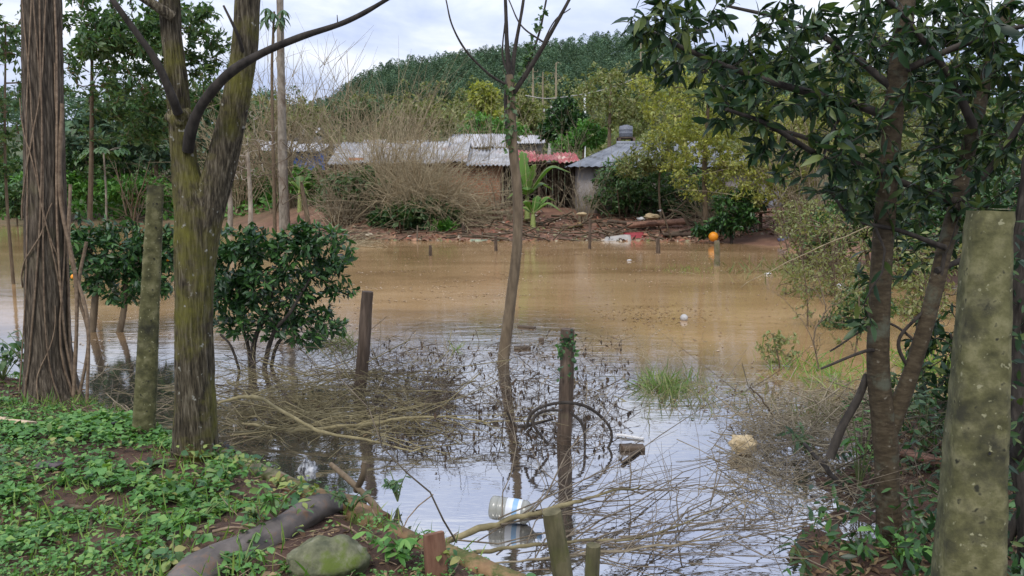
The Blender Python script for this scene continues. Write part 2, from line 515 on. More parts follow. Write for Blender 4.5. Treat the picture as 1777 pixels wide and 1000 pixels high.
def ground_h(x, y):
    x = np.asarray(x, float); y = np.asarray(y, float)
    yc = np.maximum(y, 0.0)
    dl = (np.interp(yc, LY, LX, right=-60) - x) * 0.75
    dr = (x - np.interp(yc, RY, RX, right=60)) * 0.75 + (fbm(np.stack([x, y, 0 * x], -1) * 3.0 + 71, 3) - 0.5) * 0.7
    d = np.maximum(dl, dr)
    p3 = np.stack([x, y, 0 * x], -1)
    nb = fbm(p3 * 1.6 + 3.1, 4) - 0.5
    nf = fbm(p3 * 7.0 + 9.1, 3) - 0.5
    bank = 0.05 + 0.11 * np.clip(d / 0.25, 0, 1) + 0.05 * np.clip(d, 0, 4) + nb * 0.12 * np.clip(d * 2 + .2, 0, 1) + nf * 0.05
    bed = -0.45 + 0.5 * np.clip(1 + d / 0.4, 0, 1) ** 1.5
    bank = np.where(dr > dl, 0.02 + 0.10 * np.clip(d / 0.7, 0, 1) + nb * 0.16 + nf * 0.07, bank)
    near = np.where(d > 0, bank, np.minimum(bed, 0.05))
    near = np.where(y < 14, near, -0.45)
    px = 888.5 + F * x / np.maximum(y, 1.0)
    yf = np.interp(px, FPX, FPY)
    e = y - yf
    nm = (fbm(p3 * 0.5 + 40, 4) - 0.5)
    far = np.where(e > 0, 0.155 * np.clip(e, 0, 6) + 0.02 * np.clip(e - 6, 0, 60) + 0.06 * np.clip(e - 66, 0, 400) + nm * 0.35 * np.clip(e / 3, 0.15, 1), np.maximum(-0.45, 0.08 * e + nm * 0.1))
    return np.where(y < 10, near, np.maximum(near * 0 - 0.45, far))

def gz(x, y):
    return float(ground_h(np.array([x]), np.array([y]))[0])

rows = np.concatenate([np.linspace(-3, 1.5, 24)[:-1], np.linspace(1.5, 8.5, 150)[:-1], np.linspace(8.5, 20, 24)[:-1], np.linspace(20, 45, 110)[:-1], np.geomspace(45, 1500, 40)])
cols = np.linspace(-1, 1, 340)
cols = np.sign(cols) * np.abs(cols) ** 1.25
YY = np.repeat(rows[:, None], len(cols), 1)
XX = cols[None, :] * (6.5 + 1.05 * np.maximum(YY, 0))
ZZ = ground_h(XX, YY)
ZZ = np.where(YY > 300, np.minimum(ZZ, 14), ZZ)
idx = np.arange(XX.size).reshape(XX.shape)
gf = np.stack([idx[:-1, :-1], idx[:-1, 1:], idx[1:, 1:], idx[1:, :-1]], -1).reshape(-1, 4)
gm, t, b, o_ = newmat('ground_soil')
v = coords(t)
f1 = noise(t, v, 3.0, 8, 0.65)
f2 = noise(t, v, 40.0, 5, 0.7)
soil = ramp_of(t, f1, [(0.3, (0.03, 0.015, 0.009)), (0.5, (0.06, 0.028, 0.017)), (0.7, (0.105, 0.055, 0.034))])
litter = ramp_of(t, f2, [(0.35, (0.035, 0.02, 0.012)), (0.6, (0.12, 0.07, 0.04)), (0.75, (0.25, 0.17, 0.10))])
nearcol = mixc(t, ramp_of(t, noise(t, v, 1.3, 4), [(0.4, (0.15, 0.15, 0.15)), (0.6, (0.7, 0.7, 0.7))]), soil, litter)
sx = t.nodes.new('ShaderNodeSeparateXYZ'); t.links.new(v, sx.inputs[0])
mr = t.nodes.new('ShaderNodeMapRange'); mr.inputs['From Min'].default_value = 34; mr.inputs['From Max'].default_value = 46
t.links.new(sx.outputs['Y'], mr.inputs['Value'])
vmud = coords(t)
mud = ramp_of(t, noise(t, vmud, 0.9, 8, 0.7), [(0.3, (0.09, 0.045, 0.028)), (0.5, (0.17, 0.085, 0.05)), (0.7, (0.27, 0.15, 0.09))])
mr2 = t.nodes.new('ShaderNodeMapRange'); mr2.inputs['From Min'].default_value = 12; mr2.inputs['From Max'].default_value = 18
t.links.new(sx.outputs['Y'], mr2.inputs['Value'])
turf = ramp_of(t, noise(t, vmud, 0.5, 8, 0.7), [(0.35, (0.10, 0.07, 0.04)), (0.5, (0.075, 0.09, 0.03)), (0.65, (0.045, 0.08, 0.02))])
c1 = mixc(t, mr2.outputs[0], nearcol, mud)
c2 = mixc(t, mr.outputs[0], c1, turf)
t.links.new(c2, b.inputs['Base Color'])
b.inputs['Roughness'].default_value = 0.95
bump(t, b, f2, 0.8, 0.02)
structure(MB().add(np.stack([XX, YY, ZZ], -1).reshape(-1, 3), gf).build('ground', gm))

# ------------------------------------------------------------------ water
wm, t, b, o_ = newmat('flood_water')
v = coords(t)
vs = coords(t, (0.35, 1.0, 1.0))
fs = noise(t, vs, 0.55, 6, 0.6, 0.6)
# muddy open flood, clearer backwater; the colour split also paints the sky reflection's edge
sxyz = t.nodes.new('ShaderNodeSeparateXYZ'); t.links.new(v, sxyz.inputs[0])
xa_ = t.nodes.new('ShaderNodeMath'); xa_.operation = 'MAXIMUM'; xa_.inputs[1].default_value = 0.3; t.links.new(sxyz.outputs['X'], xa_.inputs[0])
ya_ = t.nodes.new('ShaderNodeMath'); ya_.operation = 'MULTIPLY_ADD'; ya_.inputs[1].default_value = 1.35
t.links.new(xa_.outputs[0], ya_.inputs[0]); t.links.new(sxyz.outputs['Y'], ya_.inputs[2])
na_ = t.nodes.new('ShaderNodeMath'); na_.operation = 'MULTIPLY_ADD'; na_.inputs[1].default_value = 5.0
t.links.new(noise(t, coords(t, (0.5, 1.0, 1.0)), 0.6, 5, 0.6, 0.5), na_.inputs[0]); t.links.new(ya_.outputs[0], na_.inputs[2])
sm = t.nodes.new('ShaderNodeMapRange'); sm.interpolation_type = 'SMOOTHSTEP'
sm.inputs['From Min'].default_value = 9.6; sm.inputs['From Max'].default_value = 14.6
t.links.new(na_.outputs[0], sm.inputs['Value'])
mudcol = ramp_of(t, fs, [(0.3, (0.22, 0.13, 0.058)), (0.5, (0.315, 0.195, 0.09)), (0.7, (0.42, 0.275, 0.14))])
t.links.new(mixc(t, sm.outputs[0], (0.045, 0.037, 0.03), mudcol), b.inputs['Base Color'])
ir = t.nodes.new('ShaderNodeMapRange'); ir.inputs['To Min'].default_value = 7.0; ir.inputs['To Max'].default_value = 1.5  # near water shinier than real water, to strengthen the sky reflection
t.links.new(sm.outputs[0], ir.inputs['Value']); t.links.new(ir.outputs[0], b.inputs['IOR'])
rr_ = t.nodes.new('ShaderNodeMapRange'); rr_.inputs['To Min'].default_value = 0.03; rr_.inputs['To Max'].default_value = 0.07
t.links.new(sm.outputs[0], rr_.inputs['Value']); t.links.new(rr_.outputs[0], b.inputs['Roughness'])
w1 = noise(t, coords(t, (0.7, 1.6, 1)), 2.2, 4, 0.5)
w2 = noise(t, coords(t, (0.6, 2.0, 1)), 11.0, 3, 0.5)
am = t.nodes.new('ShaderNodeMath'); am.operation = 'MULTIPLY_ADD'; am.inputs[1].default_value = 0.25
t.links.new(w2, am.inputs[0]); t.links.new(w1, am.inputs[2])
bump(t, b, am.outputs[0], 0.13, 0.03)
wy = np.concatenate([np.linspace(-4, 12, 30), np.linspace(13, 60, 30)])
WX = np.repeat(np.linspace(-60, 60, 40)[None], len(wy), 0); WY = np.repeat(wy[:, None], 40, 1)
ii = np.arange(WX.size).reshape(WX.shape)
structure(MB().add(np.stack([WX, WY, WX * 0], -1).reshape(-1, 3), np.stack([ii[:-1, :-1], ii[:-1, 1:], ii[1:, 1:], ii[1:, :-1]], -1).reshape(-1, 4)).build('flood_water', wm))

# ------------------------------------------------------------------ hill and its wood
RPX = np.array([-1500, -300, 0, 430, 540, 580, 620, 680, 760, 850, 930, 1050, 1110, 1200, 1400, 1777, 3000])
RPY = np.array([225, 222, 222, 222, 216, 202, 174, 148, 138, 127, 115, 99, 101, 128, 150, 175, 200])
def hill_h(x, y):
    px = 888.5 + F * x / np.maximum(y, 1)
    top = (330 - np.interp(px, RPX, RPY)) * 200.0 / F + CAMZ
    s = np.clip((y - 95) / 105, 0, 1); s = s * s * (3 - 2 * s) * 0.55 + 0.45 * np.clip((y - 95) / 105, 0, 1)
    back = np.clip(1 - (y - 200) / 160, 0, 1)
    n = (fbm(np.stack([x, y, 0 * x], -1) * 0.02, 4) - 0.5) * 6 * np.clip((y - 95) / 40, 0, 1)
    return (2.0 + (top - 2.0) * s) * np.where(y > 200, back, 1) + n
hy = np.linspace(88, 360, 70); hx = np.linspace(-1, 1, 120)
HY = np.repeat(hy[:, None], 120, 1); HX = hx[None] * 1.1 * HY
ii = np.arange(HX.size).reshape(HX.shape)
M['hill_soil'] = mnoise('hill_soil', [(0.3, (0.03, 0.045, 0.02)), (0.7, (0.075, 0.085, 0.04))], 0.15, 0.95, 0)
structure(MB().add(np.stack([HX, HY, hill_h(HX, HY)], -1).reshape(-1, 3), np.stack([ii[:-1, :-1], ii[:-1, 1:], ii[1:, 1:], ii[1:, :-1]], -1).reshape(-1, 4)).build('hill', M['hill_soil']))

def wood(name, n, ylo, yhi, pxlo, pxhi, hts, mat, label, tmpl=LEAF_D, k=150, conic=0.5, cl=1.0):
    y = rng.uniform(ylo, yhi, n); px = rng.uniform(pxlo, pxhi, n)
    x = (px - 888.5) / F * y
    z = hill_h(x, y)
    h = rng.uniform(*hts, n)
    rad = h * rng.uniform(0.22, 0.36, n)
    mb = MB()
    u = rng.uniform(0, 1, (n, k)); a = rng.uniform(0, 2 * math.pi, (n, k))
    tt = 0.25 + 0.75 * u
    prof = np.sin(np.clip((tt - 0.15) / 0.85, 0, 1) ** 0.8 * math.pi) ** 0.6
    cone = (1 - u)
    pr = (conic * cone + (1 - conic) * prof) * rng.uniform(0.55, 1.05, (n, k))
    lob = 1 + 0.35 * np.sin(3 * a + rng.uniform(0, 6, (n, 1)) + 5 * u)
    pos = np.stack([x[:, None] + rad[:, None] * pr * lob * np.cos(a), y[:, None] + rad[:, None] * pr * lob * np.sin(a), z[:, None] + h[:, None] * tt], -1).reshape(-1, 3)
    outd = np.stack([np.cos(a), np.sin(a), 0.3 * np.ones_like(a)], -1).reshape(-1, 3) + 0.8 * rng.normal(size=(n * k, 3))
    leaves(mb, pos, outd, rng.normal(size=(n * k, 3)) + [0, 0, 1.0], rng.uniform(0.5, 1.3, n * k) * cl, tmpl)
    K = 2
    Pt = np.stack([np.stack([x, y, z - 0.5], -1), np.stack([x, y, z + h * 0.7], -1)], 1)
    o = mb.build(name, mat, smooth=False)
    o2 = None
    tag(o, label, 'forest'); stuff(o)
    return o
wood('hill_forest', 2500, 140, 212, 500, 1600, (3.2, 6.2), M['leaf_pine'], 'dark green forest covering the distant hill', k=230, conic=0.6, cl=0.42)
wood('hill_scrub', 500, 98, 150, 380, 1900, (3.5, 6.5), M['leaf_olive'], 'olive scrub at the foot of the wooded hill', k=170, conic=0.1, cl=0.5, tmpl=LEAF_DR)
wood('far_treeline', 260, 150, 205, -500, 520, (6.0, 10.0), M['leaf_pine'], 'low dark treeline on the horizon left of the hill', k=150, conic=0.3, cl=0.8)

# ------------------------------------------------------------------ plant generators
def ell(cx, cy, rx, ry, Y, n, dk=1.0, gap=0.0, shell=0.0):
    """n points in an ellipsoid seen at that pixel ellipse, centre at distance Y"""
    c = P(cx, cy, Y); k = Y / F
    o = []
    while len(o) < n:
        q = runit(n * 2) * (shell + (1 - shell) * rng.uniform(0, 1, (n * 2, 1)) ** (1 / 3))
        p = c + q * np.array([rx * k, dk * 0.5 * (rx + ry) * k, ry * k])
        if gap:
            p = p[fbm(p * (2.2 / (ry * k)) + 5, 2) > gap]
        o.extend(list(p))
    return np.array(o[:n])

def grow(nodes, targets, wob=0.12, K=6, sag=0.0):
    nodes = [np.array(q, float) for q in nodes]
    dist = np.min(np.linalg.norm(targets[:, None] - np.array(nodes)[None], axis=2), axis=1)
    curves = []
    A = np.zeros((len(nodes) + len(targets) * 2, 3)); n0 = len(nodes); A[:n0] = nodes
    for i in np.argsort(dist):
        tg = targets[i]
        d = np.linalg.norm(A[:n0] - tg, axis=1) + 0.35 * np.maximum(0, A[:n0, 2] - tg[2])
        j = int(np.argmin(d)); a = A[j]
        ln = np.linalg.norm(tg - a)
        if ln < 1e-4: continue
        tt = np.linspace(0, 1, K)[:, None]
        off = rng.normal(size=(1, 3)) * wob * ln; off2 = rng.normal(size=(1, 3)) * wob * 0.5 * ln
        c = a * (1 - tt) + tg * tt + off * np.sin(tt * math.pi) + off2 * np.sin(tt * 2 * math.pi)
        c[:, 2] += sag * ln * np.sin(tt[:, 0] * math.pi)
        curves.append(c)
        A[n0] = c[K // 2]; A[n0 + 1] = tg; n0 += 2
    return np.array(curves)

def twig_leaves(curves, per, size, droop=0.2, lo=0.35, up=0.8, spread=0.8, jit=0.0):
    n, K, _ = curves.shape
    tt = rng.uniform(lo, 1, (n, per)) * (K - 1.001)
    i = tt.astype(int); f = (tt - i)[..., None]
    r = np.arange(n)[:, None]
    pos = curves[r, i] * (1 - f) + curves[r, i + 1] * f
    tan = nrmz(curves[r, i + 1] - curves[r, i])
    pos = pos.reshape(-1, 3); tan = tan.reshape(-1, 3)
    if jit: pos = pos + rng.normal(size=pos.shape) * jit
    d = tan * 0.55 + spread * rng.normal(size=pos.shape) * 0.7 + np.array([0, 0, -droop])
    nn = np.array([0, 0, up]) + 0.55 * rng.normal(size=pos.shape)
    s = rng.uniform(size[0], size[1], len(pos))
    return pos, d, nn, s

def resample(pts, step):
    p = np.array(pts, float)
    n = max(2, int(np.sum(np.linalg.norm(np.diff(p, axis=0), axis=1)) / step))
    return catmull(p, n)

def plant(name, label, cat, base, stems, targets, leafm, barkm, per=6, size=(0.1, 0.2), tmpl=LEAF_D, droop=0.2, up=0.8, tw=0.01, wob=0.12,
          group=None, solo=0, solot=None, leafjit=0.0, trunkname='trunk', sag=0.0, lo=0.35, K=6, node_from=0.25, spread=0.8, fruit=None):
    """a tree or shrub: stems = [(points, radii)] in world space, twigs grown to the targets, leaves on the twigs"""
    root = thing(name, label, cat, base, group)
    nodes = []
    for pts, rr in stems:
        tube(pts, rr, 12, wob=0.12).build(trunkname, barkm, root)
        q = resample(pts, 0.25 * np.linalg.norm(np.array(pts[-1]) - np.array(pts[0])) / 3 + 0.02)
        nodes += list(q[int(len(q) * node_from):])
    if targets is None: return root
    cv = grow(nodes, targets, wob, K, sag)
    ln = np.linalg.norm(cv[:, -1] - cv[:, 0], axis=1)
    r0 = np.clip(tw * 0.35 + 0.02 * ln, tw * 0.3, tw * 1.6)
    rad = r0[:, None] * np.linspace(1, 0.35, K)[None]
    v, f = vtubes(cv, rad, 4)
    stuff(MB().add(v, f).build('twigs', barkm, root))
    if leafm is not None:
        pos, d, nn, s = twig_leaves(cv, per, size, droop, lo, up, spread, leafjit)
        if solo:
            dep = pos - CAM
            px = 888.5 + F * dep[:, 0] / np.maximum(dep[:, 1], .1)
            inv = (px > 0) & (px < 1777) & (P(0, 0, 1)[2] * 0 + (dep[:, 2] / np.maximum(dep[:, 1], .1)) < 0.24)
            score = s / np.linalg.norm(dep, axis=1) * np.where(inv, 1, 0)
            order = np.argsort(-score)
            a = order[:solo]; bq = order[solo:]
            ms = [leaf_mesh('leaf', q, leafm) for q in (solot or [tmpl])]
            leaf_objects(root, pos[a], d[a], nn[a], s[a], ms)
            pos, d, nn, s = pos[bq], d[bq], nn[bq], s[bq]
        if len(pos):
            o = leaves(MB(), pos, d, nn, s, tmpl).build('crown', leafm, root)
            stuff(o) if solo else None
    if fruit:
        n, r = fruit
        ends = cv[rng.choice(len(cv), n, replace=False), -1]
        fm = None
        for e in ends:
            mb = sphere(np.zeros(3), r, 8, 6)
            if fm is None: fm = mb.mesh('fruit', M['orange'])
            o = bpy.data.objects.new('fruit', fm); o.parent = root
            q = e - np.array(base) - np.array([0, 0, r]); o.location = tuple(q)
            C.objects.link(o)
    return root

def sphere(c, r, nu=12, nv=8, mb=None, sc=(1, 1, 1), nz=0.0, nsc=3.0, rot=None):
    mb = mb or MB()
    u = np.arange(nu) * 2 * math.pi / nu; vv = np.linspace(0, math.pi, nv + 1)[1:-1]
    p = [[0, 0, 1]] + [[math.sin(b) * math.cos(a), math.sin(b) * math.sin(a), math.cos(b)] for b in vv for a in u] + [[0, 0, -1]]
    p = np.array(p)
    if nz:
        p = p * (1 + nz * (fbm(p * nsc + np.array(c) * 3.7, 3) - 0.5)[:, None] * 2)
    p = p * r * np.array(sc)
    if rot is not None: p = p @ np.array(rot).T
    m = len(vv)
    f4 = [[1 + i * nu + j, 1 + (i + 1) * nu + j, 1 + (i + 1) * nu + (j + 1) % nu, 1 + i * nu + (j + 1) % nu] for i in range(m - 1) for j in range(nu)]
    f3 = [[0, 1 + j, 1 + (j + 1) % nu] for j in range(nu)] + [[1 + m * nu, 1 + (m - 1) * nu + (j + 1) % nu, 1 + (m - 1) * nu + j] for j in range(nu)]
    n0 = mb.n
    mb.add(p + np.array(c), f4)
    mb.v.append(np.zeros((0, 3))); mb.f.append(np.array(f3) + n0)
    return mb

def bare(name, label, cat, base, n, hgt, spread, mat, group=None, lean=(0, 0, 0), r=0.012, arch=0.35, up=1.0, K=8, fork=3, seedstems=6):
    """leafless shrub: many long arching twigs, each forking"""
    root = thing(name, label, cat, base, group)
    base = np.array(base)
    L1 = hgt * rng.uniform(0.6, 1.1, n)
    a = rng.uniform(0, 2 * math.pi, n); sp = spread * rng.uniform(0.1, 1, n) ** 0.7
    d = np.stack([np.cos(a) * sp, np.sin(a) * sp, np.full(n, up)], -1) + np.array(lean) + 0.15 * rng.normal(size=(n, 3))
    d = nrmz(d)
    start = base + np.stack([rng.normal(size=n), rng.normal(size=n), 0 * a], -1) * 0.10 * hgt * spread
    start[:, 2] -= 0.15
    tt = np.linspace(0, 1, K)[None, :, None]
    bend = rng.normal(size=(n, 1, 3)) * 0.24 * L1[:, None, None]
    cv = start[:, None] + d[:, None] * L1[:, None, None] * tt + bend * tt ** 2
    cv[:, :, 2] -= (arch * L1 * np.linalg.norm(d[:, :2], axis=1))[:, None] * np.linspace(0, 1, K)[None] ** 2
    cv += np.cumsum(rng.normal(size=cv.shape), axis=1) * 0.011 * hgt * tt
    v, f = vtubes(cv, (r * rng.uniform(0.35, 1.5, n))[:, None] * np.linspace(1.2, 0.25, K)[None], 4)
    MB().add(v, f).build('stems', mat, root)
    # side twigs
    m = n * fork
    src = np.repeat(np.arange(n), fork)
    ti = rng.integers(2, K - 1, m)
    p0 = cv[src, ti]; tg = nrmz(cv[src, ti + 1 - 0] - cv[src, ti - 1])
    d2 = nrmz(tg + 0.8 * rng.normal(size=(m, 3)) + np.array([0, 0, 0.15]))
    l2 = (L1[src] * rng.uniform(0.15, 0.45, m))
    t2 = np.linspace(0, 1, 5)[None, :, None]
    c2 = p0[:, None] + d2[:, None] * l2[:, None, None] * t2 + rng.normal(size=(m, 1, 3)) * 0.1 * l2[:, None, None] * t2 ** 2
    v, f = vtubes(c2, (r * 0.5 * np.ones(m))[:, None] * np.linspace(1, 0.35, 5)[None], 3)
    stuff(MB().add(v, f).build('twigs', mat, root))
    return root

def on_ground(px, Y, dz=-0.05):
    x = (px - 888.5) / F * Y * (1 / 1.0)
    x = P(px, 330, Y)[0]
    return np.array([x, Y, gz(x, Y) + dz])

# ------------------------------------------------------------------ buildings across the water
M['tin'] = mnoise('tin', [(0.25, (0.16, 0.15, 0.14)), (0.5, (0.29, 0.28, 0.265)), (0.75, (0.42, 0.41, 0.40))], 1.6, 0.55, 0.15, 0.02, patch=((0.20, 0.12, 0.075), 1.3, 0.56, 0.7))
M['tin_white'] = mnoise('tin_white', [(0.25, (0.30, 0.295, 0.295)), (0.7, (0.5, 0.49, 0.49))], 1.2, 0.5, 0.1, 0.02, patch=((0.3, 0.22, 0.17), 1.0, 0.6, 0.72))
M['tin_red'] = mnoise('tin_red', [(0.25, (0.19, 0.025, 0.025)), (0.5, (0.30, 0.05, 0.045)), (0.75, (0.38, 0.13, 0.11))], 1.5, 0.6, 0.1, 0.02, patch=((0.5, 0.36, 0.28), 1.4, 0.54, 0.66))
M['fibre_roof'] = mnoise('fibre_roof', [(0.25, (0.09, 0.10, 0.115)), (0.7, (0.21, 0.22, 0.235))], 1.4, 0.85, 0.2, 0.02, patch=((0.07, 0.07, 0.06), 1.2, 0.55, 0.7))
M['plaster_grey'] = mnoise('plaster_grey', [(0.3, (0.20, 0.18, 0.165)), (0.7, (0.34, 0.31, 0.29))], 1.3, 0.9, 0.3, 0.02, patch=((0.13, 0.10, 0.075), 1.0, 0.54, 0.68))
M['plank_dark'] = mnoise('plank_dark', [(0.3, (0.04, 0.028, 0.02)), (0.7, (0.11, 0.08, 0.055))], 6, 0.9, 0.4, 0.01, (1, 1, 0.2))
M['blue_tarp'] = plain('blue_tarp', (0.02, 0.10, 0.36), 0.5, bmp=0.5, scale=3)
M['glass_dark'] = plain('glass_dark', (0.03, 0.035, 0.04), 0.1, 0.6)
M['frame_white'] = plain('frame_white', (0.7, 0.7, 0.68), 0.6)
M['tank'] = plain('tank', (0.13, 0.14, 0.16), 0.6)
M['pole'] = plain('pole', (0.34, 0.32, 0.29), 0.9, bmp=0.3)
bm_, t, b, o_ = newmat('brick_wall')
v = coords(t)
br = t.nodes.new('ShaderNodeTexBrick')
br.inputs['Scale'].default_value = 1.0
br.inputs['Brick Width'].default_value = 0.24; br.inputs['Row Height'].default_value = 0.10
br.inputs['Mortar Size'].default_value = 0.012
br.inputs['Color1'].default_value = (0.42, 0.15, 0.065, 1); br.inputs['Color2'].default_value = (0.33, 0.12, 0.06, 1)
br.inputs['Mortar'].default_value = (0.2, 0.15, 0.11, 1)
sp = t.nodes.new('ShaderNodeSeparateXYZ'); t.links.new(v, sp.inputs[0])
ax = t.nodes.new('ShaderNodeMath'); ax.operation = 'ADD'; t.links.new(sp.outputs['X'], ax.inputs[0]); t.links.new(sp.outputs['Y'], ax.inputs[1])
cx = t.nodes.new('ShaderNodeCombineXYZ'); t.links.new(ax.outputs[0], cx.inputs[0]); t.links.new(sp.outputs['Z'], cx.inputs[1])
t.links.new(cx.outputs[0], br.inputs['Vector'])
dirt = ramp_of(t, noise(t, v, 1.1, 6, 0.65), [(0.42, (0, 0, 0)), (0.6, (1, 1, 1))])
t.links.new(mixc(t, dirt, br.outputs['Color'], (0.29, 0.16, 0.085)), b.inputs['Base Color'])
b.inputs['Roughness'].default_value = 0.95
bump(t, b, br.outputs['Fac'], -0.5, 0.02)
M['brick'] = bm_

def corr(o, u, v, n=8, amp=0.03, bend=0.0, th=0.012, seed=0):
    o, u, v = (np.array(q, float) for q in (o, u, v))
    nn = nrmz(np.cross(u, v)); nn = nn if nn[2] > 0 else -nn
    a = np.linspace(0, 1, n * 6 + 1); c = np.linspace(0, 1, 9)
    A, Cc = np.meshgrid(a, c)
    hgt = amp * np.cos(A * n * 2 * math.pi)
    p = o + A[..., None] * u + Cc[..., None] * v
    if bend:
        hgt = hgt + bend * (fbm(p * 0.9 + seed, 3) - 0.5) * 2
    top = p + hgt[..., None] * nn; bot = top - th * nn
    V = np.concatenate([top.reshape(-1, 3), bot.reshape(-1, 3)])
    h, wd = A.shape; i = np.arange(h * wd).reshape(h, wd); k = h * wd
    f = np.stack([i[:-1, :-1], i[:-1, 1:], i[1:, 1:], i[1:, :-1]], -1).reshape(-1, 4)
    e = []
    for line in (i[0], i[-1], i[:, 0], i[:, -1]):
        e += [[line[q], line[q + 1], line[q + 1] + k, line[q] + k] for q in range(len(line) - 1)]
    return MB().add(V, np.concatenate([f, f[:, ::-1] + k, np.array(e)]))

def wallbox(x0, x1, y0, y1, z0, z1):
    return box(((x0 + x1) / 2, (y0 + y1) / 2, (z0 + z1) / 2), (x1 - x0, y1 - y0, z1 - z0))

def pxz(px, py, Y):
    return P(px, py, Y)

# brick house with buckled tin roof
Y0 = 32.0
a = P(592, 375, Y0); bq = P(868, 375, Y0); ev = P(700, 284, Y0)[2]
zb = 0.2
h = thing('brick_house', 'long low brick house with a buckled pale tin roof on the far bank', 'house', (a[0], Y0, zb))
x0, x1 = a[0], bq[0]
wx = P(619, 290, Y0)[0]; wz = P(619, 290, Y0)[2]
mb = MB()
for (q0, q1, r0, r1) in ((x0, wx - .32, zb, ev), (wx + .32, x1, zb, ev), (wx - .32, wx + .32, zb, wz - .38), (wx - .32, wx + .32, wz + .38, ev)):
    box(((q0 + q1) / 2, Y0 + .08, (r0 + r1) / 2), (q1 - q0, .16, r1 - r0), mb=mb)
mb.build('front_wall', M['brick'], h, smooth=False)
box((x0 + .08, Y0 + 2.66, (zb + ev) / 2), (.16, 5, ev - zb)).build('side_wall', M['brick'], h, smooth=False)
box((x1 - .08, Y0 + 2.66, (zb + ev) / 2), (.16, 5, ev - zb)).build('side_wall', M['brick'], h, smooth=False)
mb = MB().add([[x0, Y0 + .02, ev], [x0, Y0 + 5.1, ev], [x0, Y0 + 2.6, ev + .9], [x0 + .15, Y0 + .02, ev], [x0 + .15, Y0 + 5.1, ev], [x0 + .15, Y0 + 2.6, ev + .9]],
              [[0, 2, 1], [3, 4, 5]])
mb.build('gable', M['brick'], h, smooth=False)
wn = box((wx, Y0 + .10, wz), (.6, .05, .72)).build('window', M['glass_dark'], h, smooth=False)
wn['_o'] = h['_o']
mb = MB()
for dx in (-.29, 0, .29): box((wx + dx, Y0 + .05, wz), (.06, .08, .76), mb=mb)
for dz in (-.35, .35): box((wx, Y0 + .048, wz + dz), (.64, .08, .06), mb=mb)
fr = mb.build('window_frame', M['frame_white'], None, smooth=False, origin=h['_o']); fr.parent = wn; fr.location = (0, 0, 0)
mb = box((wx, Y0 - .06, wz - .42), (.8, .14, .06)); sl = mb.build('window_sill', M['plaster_grey'], None, smooth=False, origin=h['_o']); sl.parent = wn; sl.location = (0, 0, 0)
ns = 8
for i in range(ns):
    t0 = i / ns
    xs = x0 - .4 + (x1 - x0 + .9) * t0; wd = (x1 - x0 + .9) / ns
    dip = -0.50 * max(0, t0 - .45) + 0.04 * (i % 2)
    lift = rng.uniform(-.05, .08)
    corr((xs, Y0 - .45, ev - .02 + dip * .45 + .03 * (i % 2)), (wd * 1.05, 0, (rng.uniform(-.05, .05))), (0, 3.1, 1.0 + dip + lift), 6, .03, .12, seed=i * 7).build('roof_sheet', M['tin'], h)
    corr((xs, Y0 + 2.66, ev + .97 + dip * 1.4 + lift), (wd * 1.05, 0, 0), (0, 2.9, -1.0), 6, .03, .06, seed=i * 9).build('roof_sheet', M['tin'], h)
# lean-to with red roof
Y1 = 32.6
xa, xb = P(872, 300, Y1)[0], P(1000, 300, Y1)[0]
zt = P(940, 282, Y1)[2]
h = thing('lean_to_shed', 'open lean-to shed with faded red tin roof behind the banana plants', 'shed', (xa, Y1, .3))
for xx in (xa + .1, (xa + xb) / 2, xb - .1):
    box((xx, Y1 + .1, (zt + .2) / 2), (.11, .11, zt - .2)).build('post', M['plank_dark'], h, smooth=False)
n = 11
for i in range(n):
    xx = xa + (xb - xa) * (i + .5) / n
    box((xx, Y1 + 2.9 + .01 * (i % 2), (zt + .3) / 2), ((xb - xa) / n - .02, .03, zt - .3)).build('plank', M['plank_dark'], h, smooth=False)
for i in range(5):
    xs = xa - 1.3 + (xb - xa + 1.4) * i / 5
    corr((xs, Y1 - .4, zt + .03 * (i % 2) - .12 * (i < 2)), ((xb - xa + 1.4) / 5 * 1.04, 0, .04), (0, 3.6, .42 + .1 * (i % 3)), 5, .03, .09, seed=i * 5).build('roof_sheet', M['tin_red'], h)
box(((xa + xb) / 2, Y1 + .1, zt - .04), (xb - xa, .09, .1)).build('roof_beam', M['plank_dark'], h, smooth=False)
# grey house
Y2 = 31.5
xa, xb = P(1002, 300, Y2)[0], P(1330, 300, Y2)[0]
zt = P(1002, 290, Y2)[2]; zr = P(1090, 249, Y2 + 2.6)[2]
h = thing('grey_house', 'grey rendered house with slate-coloured hipped roof half hidden by shrubs', 'house', (xa, Y2, .3))
dxx = P(1085, 330, Y2)[0]
mb = MB()
box(((xa + dxx - .45) / 2, Y2 + .08, (zt + .2) / 2), (dxx - .45 - xa, .16, zt - .2), mb=mb)
box(((xb + dxx + .45) / 2, Y2 + .08, (zt + .2) / 2), (xb - dxx - .45, .16, zt - .2), mb=mb)
box((dxx, Y2 + .08, zt - .1), (.9, .16, .2), mb=mb)
mb.build('front_wall', M['plaster_grey'], h, smooth=False)
dd = box((dxx, Y2 + .12, (zt - .2 + .2) / 2), (.88, .05, zt - .4)).build('door', M['plank_dark'], h, smooth=False)
for xx in (xa + .08, xb - .08):
    box((xx, Y2 + 2.66, (zt + .2) / 2), (.16, 5, zt - .2)).build('side_wall', M['plaster_grey'], h, smooth=False)
e0 = .45
A = np.array([xa - e0, Y2 - e0, zt]); B = np.array([xb + e0, Y2 - e0, zt]); Cc = np.array([xb + e0, Y2 + 5.5, zt]); D = np.array([xa - e0, Y2 + 5.5, zt])
Rg0 = np.array([xa + 2.0, Y2 + 2.55, zr]); Rg1 = np.array([xb - 2.0, Y2 + 2.55, zr])
